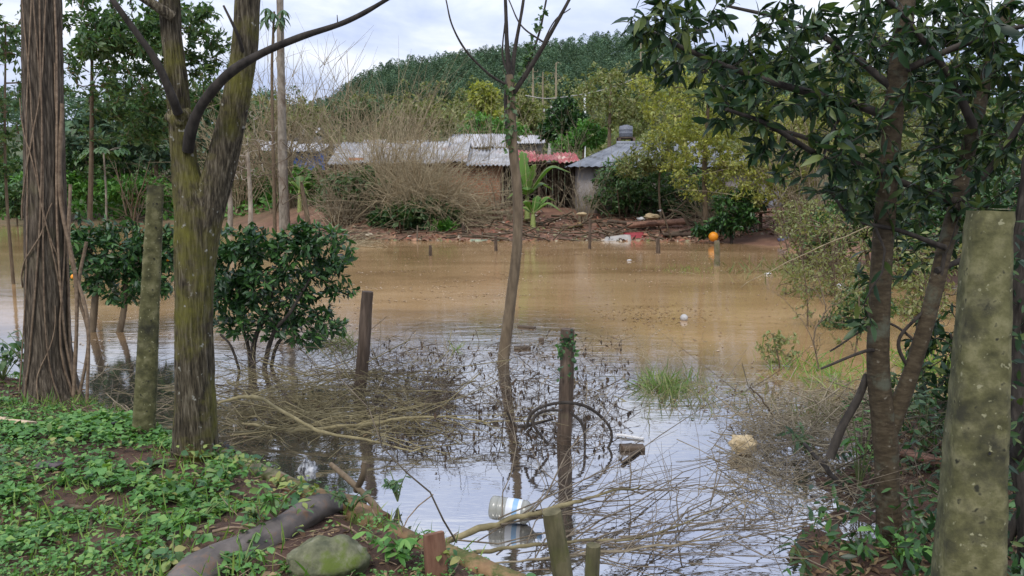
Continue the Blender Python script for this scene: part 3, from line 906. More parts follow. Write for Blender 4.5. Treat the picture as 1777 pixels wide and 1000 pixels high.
def slope(q, nseg, name):
    """hip slope q = (eave a, eave b, ridge b, ridge a) cut into overlapping sheets"""
    a, b2, c, d = q
    for i in range(nseg):
        s0, s1 = i / nseg, (i + 1.04) / nseg
        lo0, lo1 = a + (b2 - a) * s0, a + (b2 - a) * min(s1, 1); hi0, hi1 = d + (c - d) * s0, d + (c - d) * min(s1, 1)
        k = 13; m = 5
        V = []
        nn = nrmz(np.cross(b2 - a, d - a)); nn = nn if nn[2] > 0 else -nn
        for th in (0, -.014):
            for r in range(m):
                for j in range(k):
                    p = (lo0 + (lo1 - lo0) * j / (k - 1)) * (1 - r / (m - 1)) + (hi0 + (hi1 - hi0) * j / (k - 1)) * r / (m - 1)
                    V.append(p + nn * (.025 * math.cos(j * math.pi / 2) + th + .006 * (i % 2)))
        idx = np.arange(2 * m * k).reshape(2, m, k)
        f = []
        for l in (0, 1):
            f += np.stack([idx[l, :-1, :-1], idx[l, :-1, 1:], idx[l, 1:, 1:], idx[l, 1:, :-1]], -1).reshape(-1, 4).tolist()
        f += [[idx[0, 0, j], idx[0, 0, j + 1], idx[1, 0, j + 1], idx[1, 0, j]] for j in range(k - 1)]
        MB().add(V, f).build('roof_sheet', M['fibre_roof'], h)
slope((A, B, Rg1, Rg0), 10, 's'); slope((D, Cc, Rg1, Rg0), 10, 's'); slope((D, A, Rg0, Rg0 + [0, .01, 0]), 5, 's'); slope((Cc, B, Rg1, Rg1 + [0, .01, 0]), 5, 's')
tube([Rg0 - [.1, 0, 0], Rg1 + [.1, 0, 0]], .09, 10).build('ridge_cap', M['fibre_roof'], h)
# water tank and blue barrel behind the roof
def drum(name, c, r, hgt, mat, label, cat, lid=True):
    th = thing(name, label, cat, c)
    ang = np.arange(20) * 2 * math.pi / 20
    prof = [(r * .94, 0), (r, .06 * hgt), (r, .3 * hgt), (r * 1.03, .33 * hgt), (r, .36 * hgt), (r, .62 * hgt), (r * 1.03, .65 * hgt), (r, .68 * hgt), (r * .98, .94 * hgt), (r * .9, hgt), (.01, hgt)]
    V = [[c[0] + q * math.cos(x), c[1] + q * math.sin(x), c[2] + z] for q, z in prof for x in ang]
    i = np.arange(len(V)).reshape(len(prof), 20)
    f = np.stack([i[:-1], np.roll(i[:-1], -1, 1), np.roll(i[1:], -1, 1), i[1:]], -1).reshape(-1, 4)
    MB().add(V, f).build('body', mat, th)
    if lid:
        pl = [(r * .5, 0), (r * .5, .04), (r * .4, .06), (.01, .065)]
        V = [[c[0] + q * math.cos(x), c[1] + q * math.sin(x), c[2] + hgt + z - .01] for q, z in pl for x in ang]
        i = np.arange(len(V)).reshape(4, 20)
        MB().add(V, np.stack([i[:-1], np.roll(i[:-1], -1, 1), np.roll(i[1:], -1, 1), i[1:]], -1).reshape(-1, 4)).build('lid', mat, th)
    return th
tp = P(1086, 238, 38); drum('water_tank', tp, .33, .52, M['tank'], 'dark grey water tank on a stand above the slate-coloured roof', 'water tank')
st = thing('tank_stand', 'timber stand carrying the grey water tank behind the grey house', 'stand', (tp[0], tp[1], .8))
for sx in (-.35, .35):
    for sy in (-.35, .35):
        box((tp[0] + sx, tp[1] + sy, (tp[2] + .6) / 2), (.12, .12, tp[2] - .75)).build('leg', M['plank_dark'], st, smooth=False)
box((tp[0], tp[1], tp[2] - .06), (.8, .8, .08)).build('deck', M['plank_dark'], st, smooth=False)
tp = P(1131, 254, 33.6)
bb = drum('blue_barrel', tp, .14, .3, plain('blue_plastic', (0.02, .10, .42), .4), 'small blue plastic barrel standing on the slate-coloured roof', 'barrel')
# other roofs of the village
def hut(px0, px1, py_base, py_eave, py_ridge, Y, wallm, roofm, label, name='shack', depth=4.0, n=4, win=True):
    xa, xb = P(px0, 300, Y)[0], P(px1, 300, Y)[0]
    z0 = gz((xa + xb) / 2, Y) - .3
    z1 = P(px0, py_eave, Y)[2]; z2 = P(px0, py_ridge, Y + depth / 2)[2]
    h = thing(name, label, 'shack', (xa, Y, z0))
    mb = wallbox(xa, xb, Y, Y + .12, z0, z1); mb.build('front_wall', wallm, h, smooth=False)
    for xx in (xa, xb - .12): wallbox(xx, xx + .12, Y + .125, Y + depth, z0, z1).build('side_wall', wallm, h, smooth=False)
    if win:
        xm = xa + (xb - xa) * .3
        box((xm, Y - .02, z1 - .75), (.7, .06, .6)).build('window', M['glass_dark'], h, smooth=False)
        box((xa + (xb - xa) * .72, Y - .02, (z0 + z1 - .5) / 2), (.8, .06, z1 - z0 - .5)).build('door', M['plank_dark'], h, smooth=False)
    for i in range(n):
        xs = xa - .3 + (xb - xa + .6) * i / n; wd = (xb - xa + .6) / n
        corr((xs, Y - .4, z1 + .02 * (i % 2)), (wd * 1.04, 0, rng.uniform(-.04, .04)), (0, depth / 2 + .4, z2 - z1), 5, .03, .04, seed=i).build('roof_sheet', roofm, h)
        corr((xs, Y + depth / 2 + .01, z2 + .02 * (i % 2)), (wd * 1.04, 0, 0), (0, depth / 2 + .3, z1 - z2), 5, .03, .03, seed=i).build('roof_sheet', roofm, h)
    return h
hut(508, 554, 300, 264, 250, 44, M['blue_tarp'], M['tin_white'], 'small shack walled in bright blue tarpaulin under a white roof', win=False, n=3)
hut(425, 497, 300, 262, 246, 50, M['plank_dark'], M['tin_white'], 'dark plank shack with grey-white tin roof left of the blue shack', n=4)
hut(500, 545, 270, 234, 222, 70, M['plaster_grey'], M['tin_white'], 'small far shack whose pale roof shows above the blue shack', n=3)
hut(560, 660, 300, 266, 250, 46, M['plank_dark'], M['tin'], 'rusty tin roofed shack between the blue shack and the brick house', n=5)
hut(785, 868, 300, 256, 233, 48, M['plank_dark'], M['tin_white'], 'shack with whitish sloping tin roof above the buckled roof', n=5)
hut(898, 940, 300, 250, 235, 55, M['plaster_grey'], M['tin_white'], 'small white roofed shack behind the thin flooded tree', n=3)
# poles and wires
a = P(951, 262, 60); bq = P(958, 183, 60)
h = thing('utility_pole', 'leaning grey utility pole beside the round dark tree', 'utility pole', a - [0, 0, 2])
tube([a - [0, 0, 2], bq], [.16, .11], 10).build('shaft', M['pole'], h)
box(bq - [0, 0, .5], (1.4, .1, .1)).build('crossarm', M['plank_dark'], h, smooth=False)
for k in (-.6, 0, .6): tube([bq + [k, 0, -.45], bq + [k, 0, -.25]], [.05, .03], 8).build('insulator', M['frame_white'], h)
lm = P(966, 206, 59.6)
l2 = tube([P(955, 208, 60), lm + [0, 0, .1]], .03, 6).build('lamp_arm', M['pole'], h)
sphere(lm, .24, 12, 8).build('lamp', M['frame_white'], h)
a = P(1015, 190, 75); bq = P(1015, 165, 75)
tag(tube([a - [0, 0, 6], bq], [.13, .12], 8).build('pale_post', M['frame_white'], origin=a), 'short white post among the trees right of the utility pole', 'post')
wpts = [P(700, 150, 60), P(830, 166, 60), P(957, 188, 60)]
tag(tube([P(912, 166, 62), P(955, 171, 60), P(1040, 158, 52), P(1110, 132, 46), P(1150, 96, 42)], .035, 6, 24).build('overhead_cable', M['pole'], origin=wpts[2]), 'sagging grey cable strung to the right from the leaning utility pole', 'cable')

# ------------------------------------------------------------------ far bank: litter, posts, planks
GP = 'weathered posts standing along the far waterline'
for px, yt, yb, wpx, lab in [(745, 426, 444, 6, 'short dark stake alone in brown water left of the thin tree'), (860, 411, 436, 6, 'slim dark stake just left of the thin flooded tree trunk'),
                             (803, 386, 414, 6, 'reddish stake on the far shore in front of the bare willow'), (1022, 380, 432, 6, 'slim grey post at the waterline left of the grey sheet'),
                             (1142, 414, 440, 8, 'stout dark post right of the red sheet at the waterline'), (1243, 418, 462, 11, 'pale square post in the water below the orange ball'),
                             (1371, 395, 425, 7, 'dark post on the far shore near the bundled bags')]:
    g = G(px, yb, 0); Yp = g[1]
    r = wpx / 2 * Yp / F
    p0 = P(px, yb + 8, Yp); p1 = P(px + rng.uniform(-2, 2), yt, Yp); p0[2] = -.5
    th = tag(tube([p0, (p0 + p1) / 2 + [r * .2, 0, 0], p1], [r, r * .95, r * .85], 7, wob=.2).build('stake', M['post_wood'] if px != 1243 else M['timber_grey'], origin=p0), lab, 'post', GP)

def slab(name, pts, th, mat, label, cat, parent=None):
    """thin bent sheet through a quad of world points"""
    p = np.array(pts, float); n = 8
    V = []
    nn = nrmz(np.cross(p[1] - p[0], p[3] - p[0]))
    for l in (0, 1):
        for i in range(n):
            for j in range(n):
                u, v2 = i / (n - 1), j / (n - 1)
                q = (p[0] * (1 - u) + p[1] * u) * (1 - v2) + (p[3] * (1 - u) + p[2] * u) * v2
                q = q + nn * (.12 * np.linalg.norm(p[1] - p[0]) * (fbm(q[None] * 1.8, 2)[0] - .5) - l * th)
                V.append(q)
    i = np.arange(2 * n * n).reshape(2, n, n)
    f = []
    for l in (0, 1): f += np.stack([i[l, :-1, :-1], i[l, :-1, 1:], i[l, 1:, 1:], i[l, 1:, :-1]], -1).reshape(-1, 4).tolist()
    for ln0, ln1 in ((i[0, 0], i[1, 0]), (i[0, -1], i[1, -1]), (i[0, :, 0], i[1, :, 0]), (i[0, :, -1], i[1, :, -1])):
        f += [[ln0[q], ln0[q + 1], ln1[q + 1], ln1[q]] for q in range(n - 1)]
    return tag(MB().add(V, f).build(name, mat, origin=p[0]), label, cat)
M['sheet_grey'] = plain('sheet_grey', (.30, .28, .25), .8, bmp=.3, scale=3)
M['red_paint'] = plain('red_paint', (.30, .035, .04), .6, bmp=.2, scale=3)
M['pink_cloth'] = plain('pink_cloth', (.42, .13, .11), .9, bmp=.4)
M['tarp_grey'] = plain('tarp_grey', (.30, .29, .31), .6, bmp=.5, scale=4)
M['foam'] = plain('foam', (.33, .25, .14), .9, bmp=.4)
M['white_plastic'] = plain('white_plastic', (.42, .41, .39), .5, bmp=.3)
M['bag_blue'] = plain('bag_blue', (.08, .09, .16), .5, bmp=.5)
M['green_plank'] = plain('green_plank', (.20, .24, .16), .8, bmp=.4)
Yd = 26.4
slab('roof_fragment', [P(1036, 430, Yd - .6), P(1098, 430, Yd - .6), P(1094, 407, Yd + .1), P(1052, 410, Yd + .1)], .04, M['sheet_grey'], 'tilted grey roof sheet lying at the far waterline', 'sheet')
slab('red_panel', [P(1088, 424, Yd), P(1124, 424, Yd + .2), P(1116, 403, Yd + .6), P(1082, 404, Yd + .5)], .05, M['red_paint'], 'dark red panel lying behind the tilted grey sheet', 'panel')
slab('tarpaulin', [P(1318, 362, 27), P(1362, 358, 27), P(1366, 312, 28), P(1330, 318, 28)], .03, M['tarp_grey'], 'grey tarpaulin hung up above the plank bench', 'tarpaulin')
slab('pink_cloth', [P(1366, 352, 26.9), P(1384, 352, 26.9), P(1380, 326, 27), P(1368, 326, 27)], .03, M['pink_cloth'], 'faded red cloth hanging right of the grey tarpaulin', 'cloth')
bt = thing('plank_bench', 'rough reddish plank bench standing on the far bank under the tarpaulin', 'bench', P(1350, 385, 26.6))
beam(P(1312, 369, 26.6), P(1392, 367, 26.6), .5, .07, jit=.01).build('seat', M['board'], bt, smooth=False)
for px in (1320, 1384):
    beam(P(px, 371, 26.6), P(px, 402, 26.6), .1, .1).build('leg', M['plank_dark'], bt, smooth=False)
# loose timber on the red mud
tl = [(832, 362, 880, 360, 31, .16, M['timber_grey'], 'topmost pale plank of the stack below the brick wall'), (828, 370, 884, 369, 30.5, .16, M['timber_grey'], 'middle plank of the stack below the brick wall'),
      (822, 378, 872, 379, 30, .17, M['timber_grey'], 'lowest plank of the stack below the brick wall'), (905, 355, 955, 342, 31, .14, M['timber'], 'pale leaning plank in front of the open shed'),
      (1088, 391, 1190, 384, 28, .22, M['board'], 'long reddish beam lying across the debris bank'), (1055, 384, 1100, 388, 28.5, .18, M['plank_dark'], 'dark plank left of the long reddish beam'),
      (1195, 392, 1160, 364, 27.2, .09, M['bark_brown'], 'thin bent branch leaning on the long reddish beam'), (1150, 408, 1225, 407, 26.6, .2, M['plank_dark'], 'low brown beam just above the water right of the red panel'),
      (815, 419, 870, 421, 26.2, .16, M['green_plank'], 'pale green plank floating at the far waterline'), (1190, 440, 1225, 425, 25.8, .09, M['timber_grey'], 'short slanting stick below the low brown beam'),
      (905, 384, 930, 379, 29, .14, M['timber'], 'short pale board on the mud behind the thin tree'), (985, 396, 1012, 391, 28.4, .12, M['timber'], 'small pale offcut on the mud right of the thin tree')]
for ax_, ay, bx_, by, Yt, wd, mt, lab in tl:
    a, bq = P(ax_, ay, Yt), P(bx_, by, Yt + rng.uniform(-.2, .2))
    if 'branch' in lab: o = tube([a, (a + bq) / 2 + [.1, 0, .15], bq], [wd * .6, wd * .35], 7).build('fallen_branch', mt, origin=a); tag(o, lab, 'branch')
    else: tag(beam(a, bq, wd * 1.3, wd * .55, roll=rng.uniform(-.5, .5), jit=.012).build('loose_plank', mt, origin=a, smooth=False), lab, 'plank')
bl = [(1132, 376, 13, M['foam'], 'foam_lump', 'yellowish foam lump on the debris bank', 'foam', 27.6), (1112, 380, 7, M['white_plastic'], 'plastic_scrap', 'small white scrap left of the yellowish foam lump', 'scrap', 27.6),
      (1146, 366, 5, M['white_plastic'], 'plastic_scrap', 'small white scrap above the yellowish foam lump', 'scrap', 28), (1010, 372, 9, M['foam'], 'foam_lump', 'pale lump on the bank below the grey wall', 'foam', 29),
      (1368, 417, 15, M['bag_blue'], 'rubbish_bag', 'dark blue-grey rubbish bag at the waterline right of the citrus', 'bag', 24.2), (1390, 418, 9, M['white_plastic'], 'rubbish_bag', 'white bag beside the dark blue-grey rubbish bag', 'bag', 24.0),
      (1377, 396, 8, M['white_plastic'], 'plastic_jug', 'white jug on the bank above the rubbish bags', 'jug', 25), (1238, 411, 8.5, M['orange'], 'orange_ball', 'round orange ball lodged at the foot of the dark citrus shrub', 'ball', 24.5),
      (1232, 447, 6, M['white_plastic'], 'plastic_scrap', 'white scrap in the water left of the pale square post', 'scrap', 24.2), (1332, 476, 7, M['white_plastic'], 'plastic_scrap', 'white scrap floating on the open water at right', 'scrap', 15.6),
      (1461, 496, 9, M['white_plastic'], 'plastic_scrap', 'white scrap floating close to the smooth brown trunk', 'scrap', 13.7), (1366, 640, 13, M['white_plastic'], 'plastic_scrap', 'crumpled white scrap floating left of the leaning side stem', 'scrap', 7.36),
      (615, 421, 6, M['white_plastic'], 'plastic_scrap', 'white scrap at the shore above the left wooden post', 'scrap', 25.1), (1092, 452, 4, M['white_plastic'], 'plastic_scrap', 'tiny white scrap on the brown water below the red panel', 'scrap', 18.6)]
for px, py, r, mt, nm, lab, ct, Yt in bl:
    c = P(px, py, Yt); rr = r * Yt / F * (1 if nm in ('orange_ball', 'rubbish_bag') else .75)
    if nm == 'orange_ball': o = sphere(c, rr, 18, 12).build(nm, mt, origin=c)
    else: o = sphere(c, rr, 14, 10, nz=.75, nsc=2.3, sc=(1.2, .8, .5)).build(nm, mt, origin=c)
    tag(o, lab, ct)
# uncountable litter on the mud
n = 2600
Yl = rng.uniform(25.5, 31.5, n); pxl = rng.uniform(600, 1430, n); xl = (pxl - 888.5) / F * Yl
zl = ground_h(xl, Yl)
k = zl > -.06
pos = np.stack([xl, Yl, np.maximum(zl, 0) + .02], -1)[k]
mb = MB(); leaves(mb, pos, rng.normal(size=pos.shape) * [1, 1, .35], rng.normal(size=pos.shape) * .5 + [0, -.4, .8], rng.uniform(.08, .3, len(pos)), LEAF_D)
stuff(tag(mb.build('bank_litter', mleaf('bank_litter', [(.10, .05, .03), (.22, .11, .06), (.06, .035, .025), (.34, .22, .13), (.28, .10, .06), (.14, .16, .06), (.5, .42, .32)], .85, 0), smooth=False), 'dead leaves and splintered litter strewn over the red mud bank', 'litter'))
n = 420
pos = np.stack([rng.uniform(-7, 9, n), rng.uniform(25.8, 31, n), 0 * np.arange(n)], -1); pos[:, 2] = ground_h(pos[:, 0], pos[:, 1]) + .05
d = nrmz(rng.normal(size=(n, 3)) * [1, .6, .3]); ln = rng.uniform(.3, 1.3, n)
tt = np.linspace(0, 1, 4)[None, :, None]
v, f = vtubes(pos[:, None] + d[:, None] * ln[:, None, None] * tt, np.repeat(rng.uniform(.012, .035, n)[:, None], 4, 1), 4)
stuff(tag(MB().add(v, f).build('stick_litter', M['bark_brown']), 'broken sticks strewn over the far mud bank', 'litter'))

# ------------------------------------------------------------------ trees and shrubs beyond the water
def bg_tree(label, px, Y, top, crowns, n, leafm, barkm, per, size, tmpl=LEAF_D, r=.12, name='leafy_tree', gap=.42, group='trees beyond the water', tw=.02, droop=.2, cat='tree', lean=0, dk=.9, wob=.15, lo=.3, jit=.05):
    """crowns = [(cx, cy, rx, ry)] in photograph pixels at distance Y"""
    bz = on_ground(px, Y, -.1)
    tp = P(px + lean, top, Y)
    mid = (bz + tp) / 2 + np.array([rng.normal() * r * 1.5, rng.normal() * r, 0])
    tot = sum(c[2] * c[3] for c in crowns)
    tg = np.concatenate([ell(*c, Y, max(4, int(n * c[2] * c[3] / tot)), dk, gap) for c in crowns])
    tg[:, 2] = np.maximum(tg[:, 2], bz[2] + .15)
    return plant(name, label, cat, bz, [([bz, mid, tp], [r, r * .8, r * .45])], tg, leafm, barkm, per=per, size=size, tmpl=tmpl, tw=tw, droop=droop, group=group, wob=wob, lo=lo, leafjit=jit)

# left: dense green tree behind the trunks
bg_tree('dense dark green tree filling the gap between the two left trunks', 140, 17, 60, [(230, 130, 130, 125), (330, 90, 80, 100), (190, 40, 110, 60)], 520, M['leaf_mid'], M['bark_brown'], 18, (.1, .2), r=.06, gap=.46, lean=20)
bg_tree('leafy tree half cut off at the left edge of the photo', 10, 14, 40, [(0, 130, 60, 110), (-40, 240, 80, 90), (-60, 40, 110, 70)], 190, M['leaf_mid'], M['bark_brown'], 14, (.09, .16), r=.03, gap=.45)
bg_tree('dark green tree at far left behind the flooded citrus', 270, 42, 215, [(250, 225, 120, 60), (170, 240, 70, 60)], 300, M['leaf_pine'], M['bark_brown'], 12, (.3, .6), r=.14)
bg_tree('shadowy evergreen behind the fork of the mossy tree', 400, 46, 190, [(400, 215, 60, 60), (350, 190, 60, 50)], 200, M['leaf_mid'], M['bark_brown'], 12, (.3, .6), r=.14)
# small papaya-like plant with pale umbrella leaves
def umbrella_plant(label, px, Y, top, spread, n, leafm, name='papaya_plant'):
    bz = on_ground(px, Y); tp = P(px, top, Y)
    root = thing(name, label, 'plant', bz)
    tube([bz, (bz + tp) / 2 + [.05, 0, 0], tp], [.06, .04], 8).build('stem', M['bark_grey'], root)
    ms = leaf_mesh('leaf', leaf_fine(.55, .35, .1), leafm)
    kk = Y / F
    pos, d, nn, s = [], [], [], []
    mb = MB()
    for i in range(n):
        a = rng.uniform(0, 6.28); q = tp + np.array([math.cos(a), math.sin(a), rng.uniform(-.1, .5)]) * spread * kk * rng.uniform(.4, 1)
        tube([tp, (tp + q) / 2 + [0, 0, .1 * spread * kk], q], .008, 5, cap=False, mb=mb)
        for j in range(5):
            pos.append(q); b2 = a + (j - 2) * .5; d.append([math.cos(b2), math.sin(b2), -.35]); nn.append([0, 0, 1]); s.append(spread * kk * .55)
    mb.build('stalks', M['bark_grey'], root)
    leaf_objects(root, np.array(pos), np.array(d), np.array(nn), np.array(s), [ms])
# rank grass and herbs on the left clearing
_n = 15000
_y = rng.uniform(38.5, 62, _n); _px = rng.uniform(-250, 620, _n); _x = (_px - 888.5) / F * _y; _z = ground_h(_x, _y)
_k = (_z > .12) & (fbm(np.stack([_x, _y, 0 * _x], -1) * .22 + 8, 3) > .40)
_p = np.stack([_x, _y, _z + rng.uniform(0, .45, _n)], -1)[_k]
_m = MB(); leaves(_m, _p, rng.normal(size=_p.shape) * [1, 1, .8] + [0, 0, .5], rng.normal(size=_p.shape) + [0, -.5, .5], rng.uniform(.2, .5, len(_p)), LEAF_D)
stuff(tag(_m.build('clearing_herbs', M['leaf_lush']), 'rank green grass and herbs on the clearing at far left', 'grass'))
umbrella_plant('pale green papaya plant in the clearing behind the vine-wrapped trunk', 180, 38, 268, 34, 9, M['leaf_mid'])
umbrella_plant('second papaya plant right of the pale green one', 215, 41, 285, 26, 8, M['leaf_mid'])
# low green thickets on the left far shore
for i, (px, Y, cy, rx, ry, mt, lab) in enumerate([
        (25, 37, 345, 60, 30, 'leaf_mid', 'rounded green bush at the far left shore'), (170, 45, 318, 70, 28, 'leaf_lush', 'bright green thicket behind the concrete post'),
        (260, 46, 322, 55, 24, 'leaf_lush', 'bright thicket on the clearing right of the papaya plants'), (440, 41, 325, 60, 34, 'leaf_lush', 'bright green hedge-like bush left of the pale slender trunk'),
        (540, 37, 318, 46, 28, 'leaf_lush', 'bright green bush below the blue shack'), (590, 31, 345, 40, 40, 'leaf_mid', 'dark green bush at the left foot of the bare willow'),
        (640, 30.5, 330, 46, 38, 'leaf_mid', 'leafy bush against the brick wall below the window'), (735, 28.6, 372, 70, 30, 'leaf_mid', 'dark bush under the drooping bare willow'),
        (690, 29, 385, 50, 22, 'leaf_citrus', 'low dark shrub at the waterline below the brick wall'), (770, 28, 397, 16, 9, 'leaf_lush', 'small bright green sprout at the far waterline'),
        (330, 44, 320, 46, 26, 'leaf_mid', 'dull green bush seen under the mossy fork')]):
    bg_tree(lab, px, Y, cy, [(px, cy, rx, ry)], int(110 + rx * 1.6), M[mt], M['bark_brown'], 10, (.16, .34), r=.04, name='bush', gap=.36, group='bushes on the far shore', cat='bush', tw=.012)
# pale slender trunk and its neighbours
bz = on_ground(492, 33); 
plant('slender_tree', 'tall pale slender tree trunk rising left of the bare willow', 'tree', bz, [([bz, P(492, 330, 33), P(489, 200, 33), P(487, 80, 33), P(485, -60, 33)], [.24, .2, .17, .15, .13])], None, None, M['bark_grey'])
cc = thing('cecropia_tree', 'thin tree with a tuft of hand-shaped leaves against the sky', 'tree', on_ground(474, 30))
tube([on_ground(474, 30), P(472, 150, 30), P(474, 60, 30), P(476, 20, 30)], [.07, .05, .035], 8).build('trunk', M['bark_brown'], cc)
pos, d, nn, s = [], [], [], []
for i in range(9):
    a = i * 0.7; q = P(476, 22 + 10 * (i % 3), 30) + np.array([math.cos(a) * .35, math.sin(a) * .35, .1])
    for j in range(6):
        b2 = j * 1.05 + a; pos.append(q); d.append([math.cos(b2), math.sin(b2), -.5]); nn.append([0, 0, 1]); s.append(.42)
leaf_objects(cc, np.array(pos), np.array(d), np.array(nn), np.array(s), [leaf_mesh('leaf', leaf_fine(.3, .4, .1), M['leaf_pine'])])
for px, Y, yt, r, ln, lab, mt in [(428, 25, 265, .09, 2, 'thin straight dead sapling just right of the mossy fork', 'bark_grey'), (393, 30, 305, .13, 4, 'pale stump-like trunk behind the mossy tree', 'bark_grey'),
                                  (535, 24, 318, .10, -12, 'short crooked sapling right of the pale slender trunk', 'bark_brown')]:
    g = on_ground(px, Y); g[2] = min(g[2], -.3)
    tp = P(px + ln, yt, Y)
    tg = ell(px + ln * 4, yt - 30, 55, 50, Y, 26)
    plant('sapling', lab, 'tree', g, [([g, (g + tp) / 2 + [.06, 0, 0], tp], [r, r * .8, r * .5])], tg, None, M[mt], tw=.02, node_from=.8, wob=.25)

# leafless shrubs and the drooping bare willow
bl_ = [(500, 38, 7.5, .42, 90, .018, 'tall grey leafless tree against the sky left of the hill', (0, 0, 0), 'twig_pale', 255),
       (590, 36, 6.0, .5, 110, .016, 'bushy leafless tree in front of the low end of the hill', (.05, 0, 0), 'twig_pale', 270),
       (665, 31, 4.2, .7, 190, .014, 'brown leafless thicket above the brick house window', (.1, 0, 0), 'twig_pale', 290),
       (715, 29.5, 3.9, .85, 400, .012, 'big drooping bare willow spilling over the brick wall', (.25, -.2, 0), 'twig_pale', 0),
       (770, 28.8, 2.9, 1.0, 170, .011, 'low sprawling bare willow branches right of the big bare willow', (.35, -.35, -.1), 'twig_pale', 0),
       (600, 30, 2.6, 1.0, 150, .012, 'small grey bare shrub on the mud at the left of the far bank', (.1, -.2, 0), 'twig', 0),
       (415, 40, 6.5, .5, 120, .018, 'leafless grey tree behind the right stem of the mossy fork', (0, 0, 0), 'twig_pale', 0),
       (690, 40, 6.2, .55, 160, .016, 'tall leafless tree behind the brick house in front of the hill', (0, 0, 0), 'twig_pale', 0),
       (860, 44, 5.0, .5, 90, .016, 'slim leafless tree behind the thin flooded tree', (0, 0, 0), 'twig_pale', 0)]
for px, Y, hg, sp, n, r, lab, ln, mt, _ in bl_:
    bare('bare_shrub', lab, 'shrub', on_ground(px, Y), int(n * .6), hg, sp, M[mt], 'leafless shrubs on the far bank', lean=ln, r=r * 1.35, arch=.45 if sp > .7 else .15, fork=8)
bare('fallen_brushwood', 'grey dead brushwood hanging into the water at the left of the far shore', 'brushwood', G(590, 425, 0), 110, 2.2, 1.2, M['twig_pale'], lean=(.5, -.3, -.3), r=.01, arch=.6, up=.7)

# village slope trees
for lab, px, Y, top, cr, n, lm, per, sz, r, gap in [
        ('round dark evergreen beside the leaning utility pole', 985, 52, 190, [(982, 205, 36, 36), (960, 230, 30, 20), (1000, 225, 20, 20)], 330, 'leaf_citrus', 12, (.22, .42), .15, .3),
        ('light olive tree spreading behind the slate-coloured roof', 1060, 44, 150, [(1070, 165, 70, 55), (1110, 200, 60, 40)], 300, 'leaf_olive', 10, (.18, .34), .14, .4),
        ('green tree in front of the pines left of the round evergreen', 925, 62, 180, [(920, 205, 34, 26), (905, 185, 22, 18)], 180, 'leaf_olive', 10, (.3, .5), .14, .4),
        ('yellowish tree below the dark hill left of the thin flooded tree', 835, 60, 170, [(838, 165, 26, 24), (850, 200, 40, 22)], 180, 'leaf_yellow', 9, (.3, .5), .12, .42),
        ('olive green tree behind the buckled tin roof', 745, 50, 190, [(745, 205, 60, 38), (700, 215, 50, 28)], 260, 'leaf_olive', 10, (.22, .42), .14, .4),
        ('green tree directly behind the whitish sloping tin roof', 830, 53, 210, [(835, 216, 40, 20), (880, 225, 40, 20)], 200, 'leaf_lush', 8, (.22, .4), .12, .42),
        ('dark green tree between the bare trees on the left slope', 660, 60, 190, [(660, 205, 50, 30), (610, 200, 40, 30)], 220, 'leaf_mid', 10, (.3, .5), .14, .4),
        ('hazy olive tree behind the pale slender trunk', 470, 58, 190, [(465, 205, 45, 40), (520, 205, 45, 32)], 240, 'leaf_olive', 10, (.28, .5), .14, .42),
        ('fresh green tree right of the utility pole above the red roof', 1015, 46, 225, [(1020, 232, 36, 24), (985, 248, 30, 12)], 220, 'leaf_lush', 8, (.2, .36), .1, .4),
        ('tall green tree closing the view at the right behind the brown trunk', 1480, 26, 120, [(1470, 190, 90, 100), (1600, 210, 120, 110), (1540, 110, 120, 60)], 420, 'leaf_olive', 11, (.14, .28), .12, .42),
        ('leafy tree at the right edge beyond the water', 1720, 20, 120, [(1720, 230, 120, 140), (1660, 330, 90, 70)], 330, 'leaf_mid', 11, (.13, .25), .1, .42)]:
    bg_tree(lab, px, Y, top, cr, n, M[lm], M['bark_brown'], per, sz, r=r, gap=gap)
for lab, px, Y, top, cr, n, lm, per, sz, r, gap in [
        ('dense thicket on the right far shore behind the brown stems', 1520, 16.5, 330, [(1500, 350, 80, 70), (1580, 380, 90, 70), (1450, 400, 60, 50)], 420, 'leaf_mid', 12, (.08, .17), .05, .38),
        ('shady thicket reaching the water between brown stem and concrete post', 1640, 13.5, 360, [(1640, 400, 80, 70), (1700, 350, 80, 80), (1600, 450, 60, 40)], 380, 'leaf_citrus', 12, (.07, .15), .04, .38),
        ('thicket filling the gap right of the large concrete post', 1790, 12, 380, [(1790, 400, 70, 110), (1780, 520, 50, 50)], 260, 'leaf_citrus', 12, (.07, .14), .04, .36),
        ('yellowish shrub leaning over the shallows left of the brown stems', 1420, 18, 400, [(1420, 430, 60, 45), (1470, 470, 50, 35), (1390, 380, 50, 40)], 300, 'leaf_olive', 10, (.06, .13), .035, .42),
        ('mixed green bushes on the clearing behind the vine-wrapped trunk', 150, 41, 280, [(150, 300, 70, 36), (210, 310, 60, 30), (110, 280, 50, 40)], 330, 'leaf_mid', 11, (.18, .34), .08, .38),
        ('dark shrubbery at the back of the left clearing', 300, 50, 270, [(300, 285, 80, 36), (220, 280, 60, 34), (360, 290, 60, 36)], 330, 'leaf_citrus', 11, (.22, .4), .09, .38),
        ('green shrubbery left of the dark plank shack', 400, 47, 290, [(400, 290, 60, 34), (450, 285, 50, 26)], 240, 'leaf_mid', 11, (.2, .38), .08, .38)]:
    bg_tree(lab, px, Y, top, cr, n, M[lm], M['bark_brown'], per, sz, r=r, gap=gap, name='thicket', cat='thicket', group='thickets along the far shore')
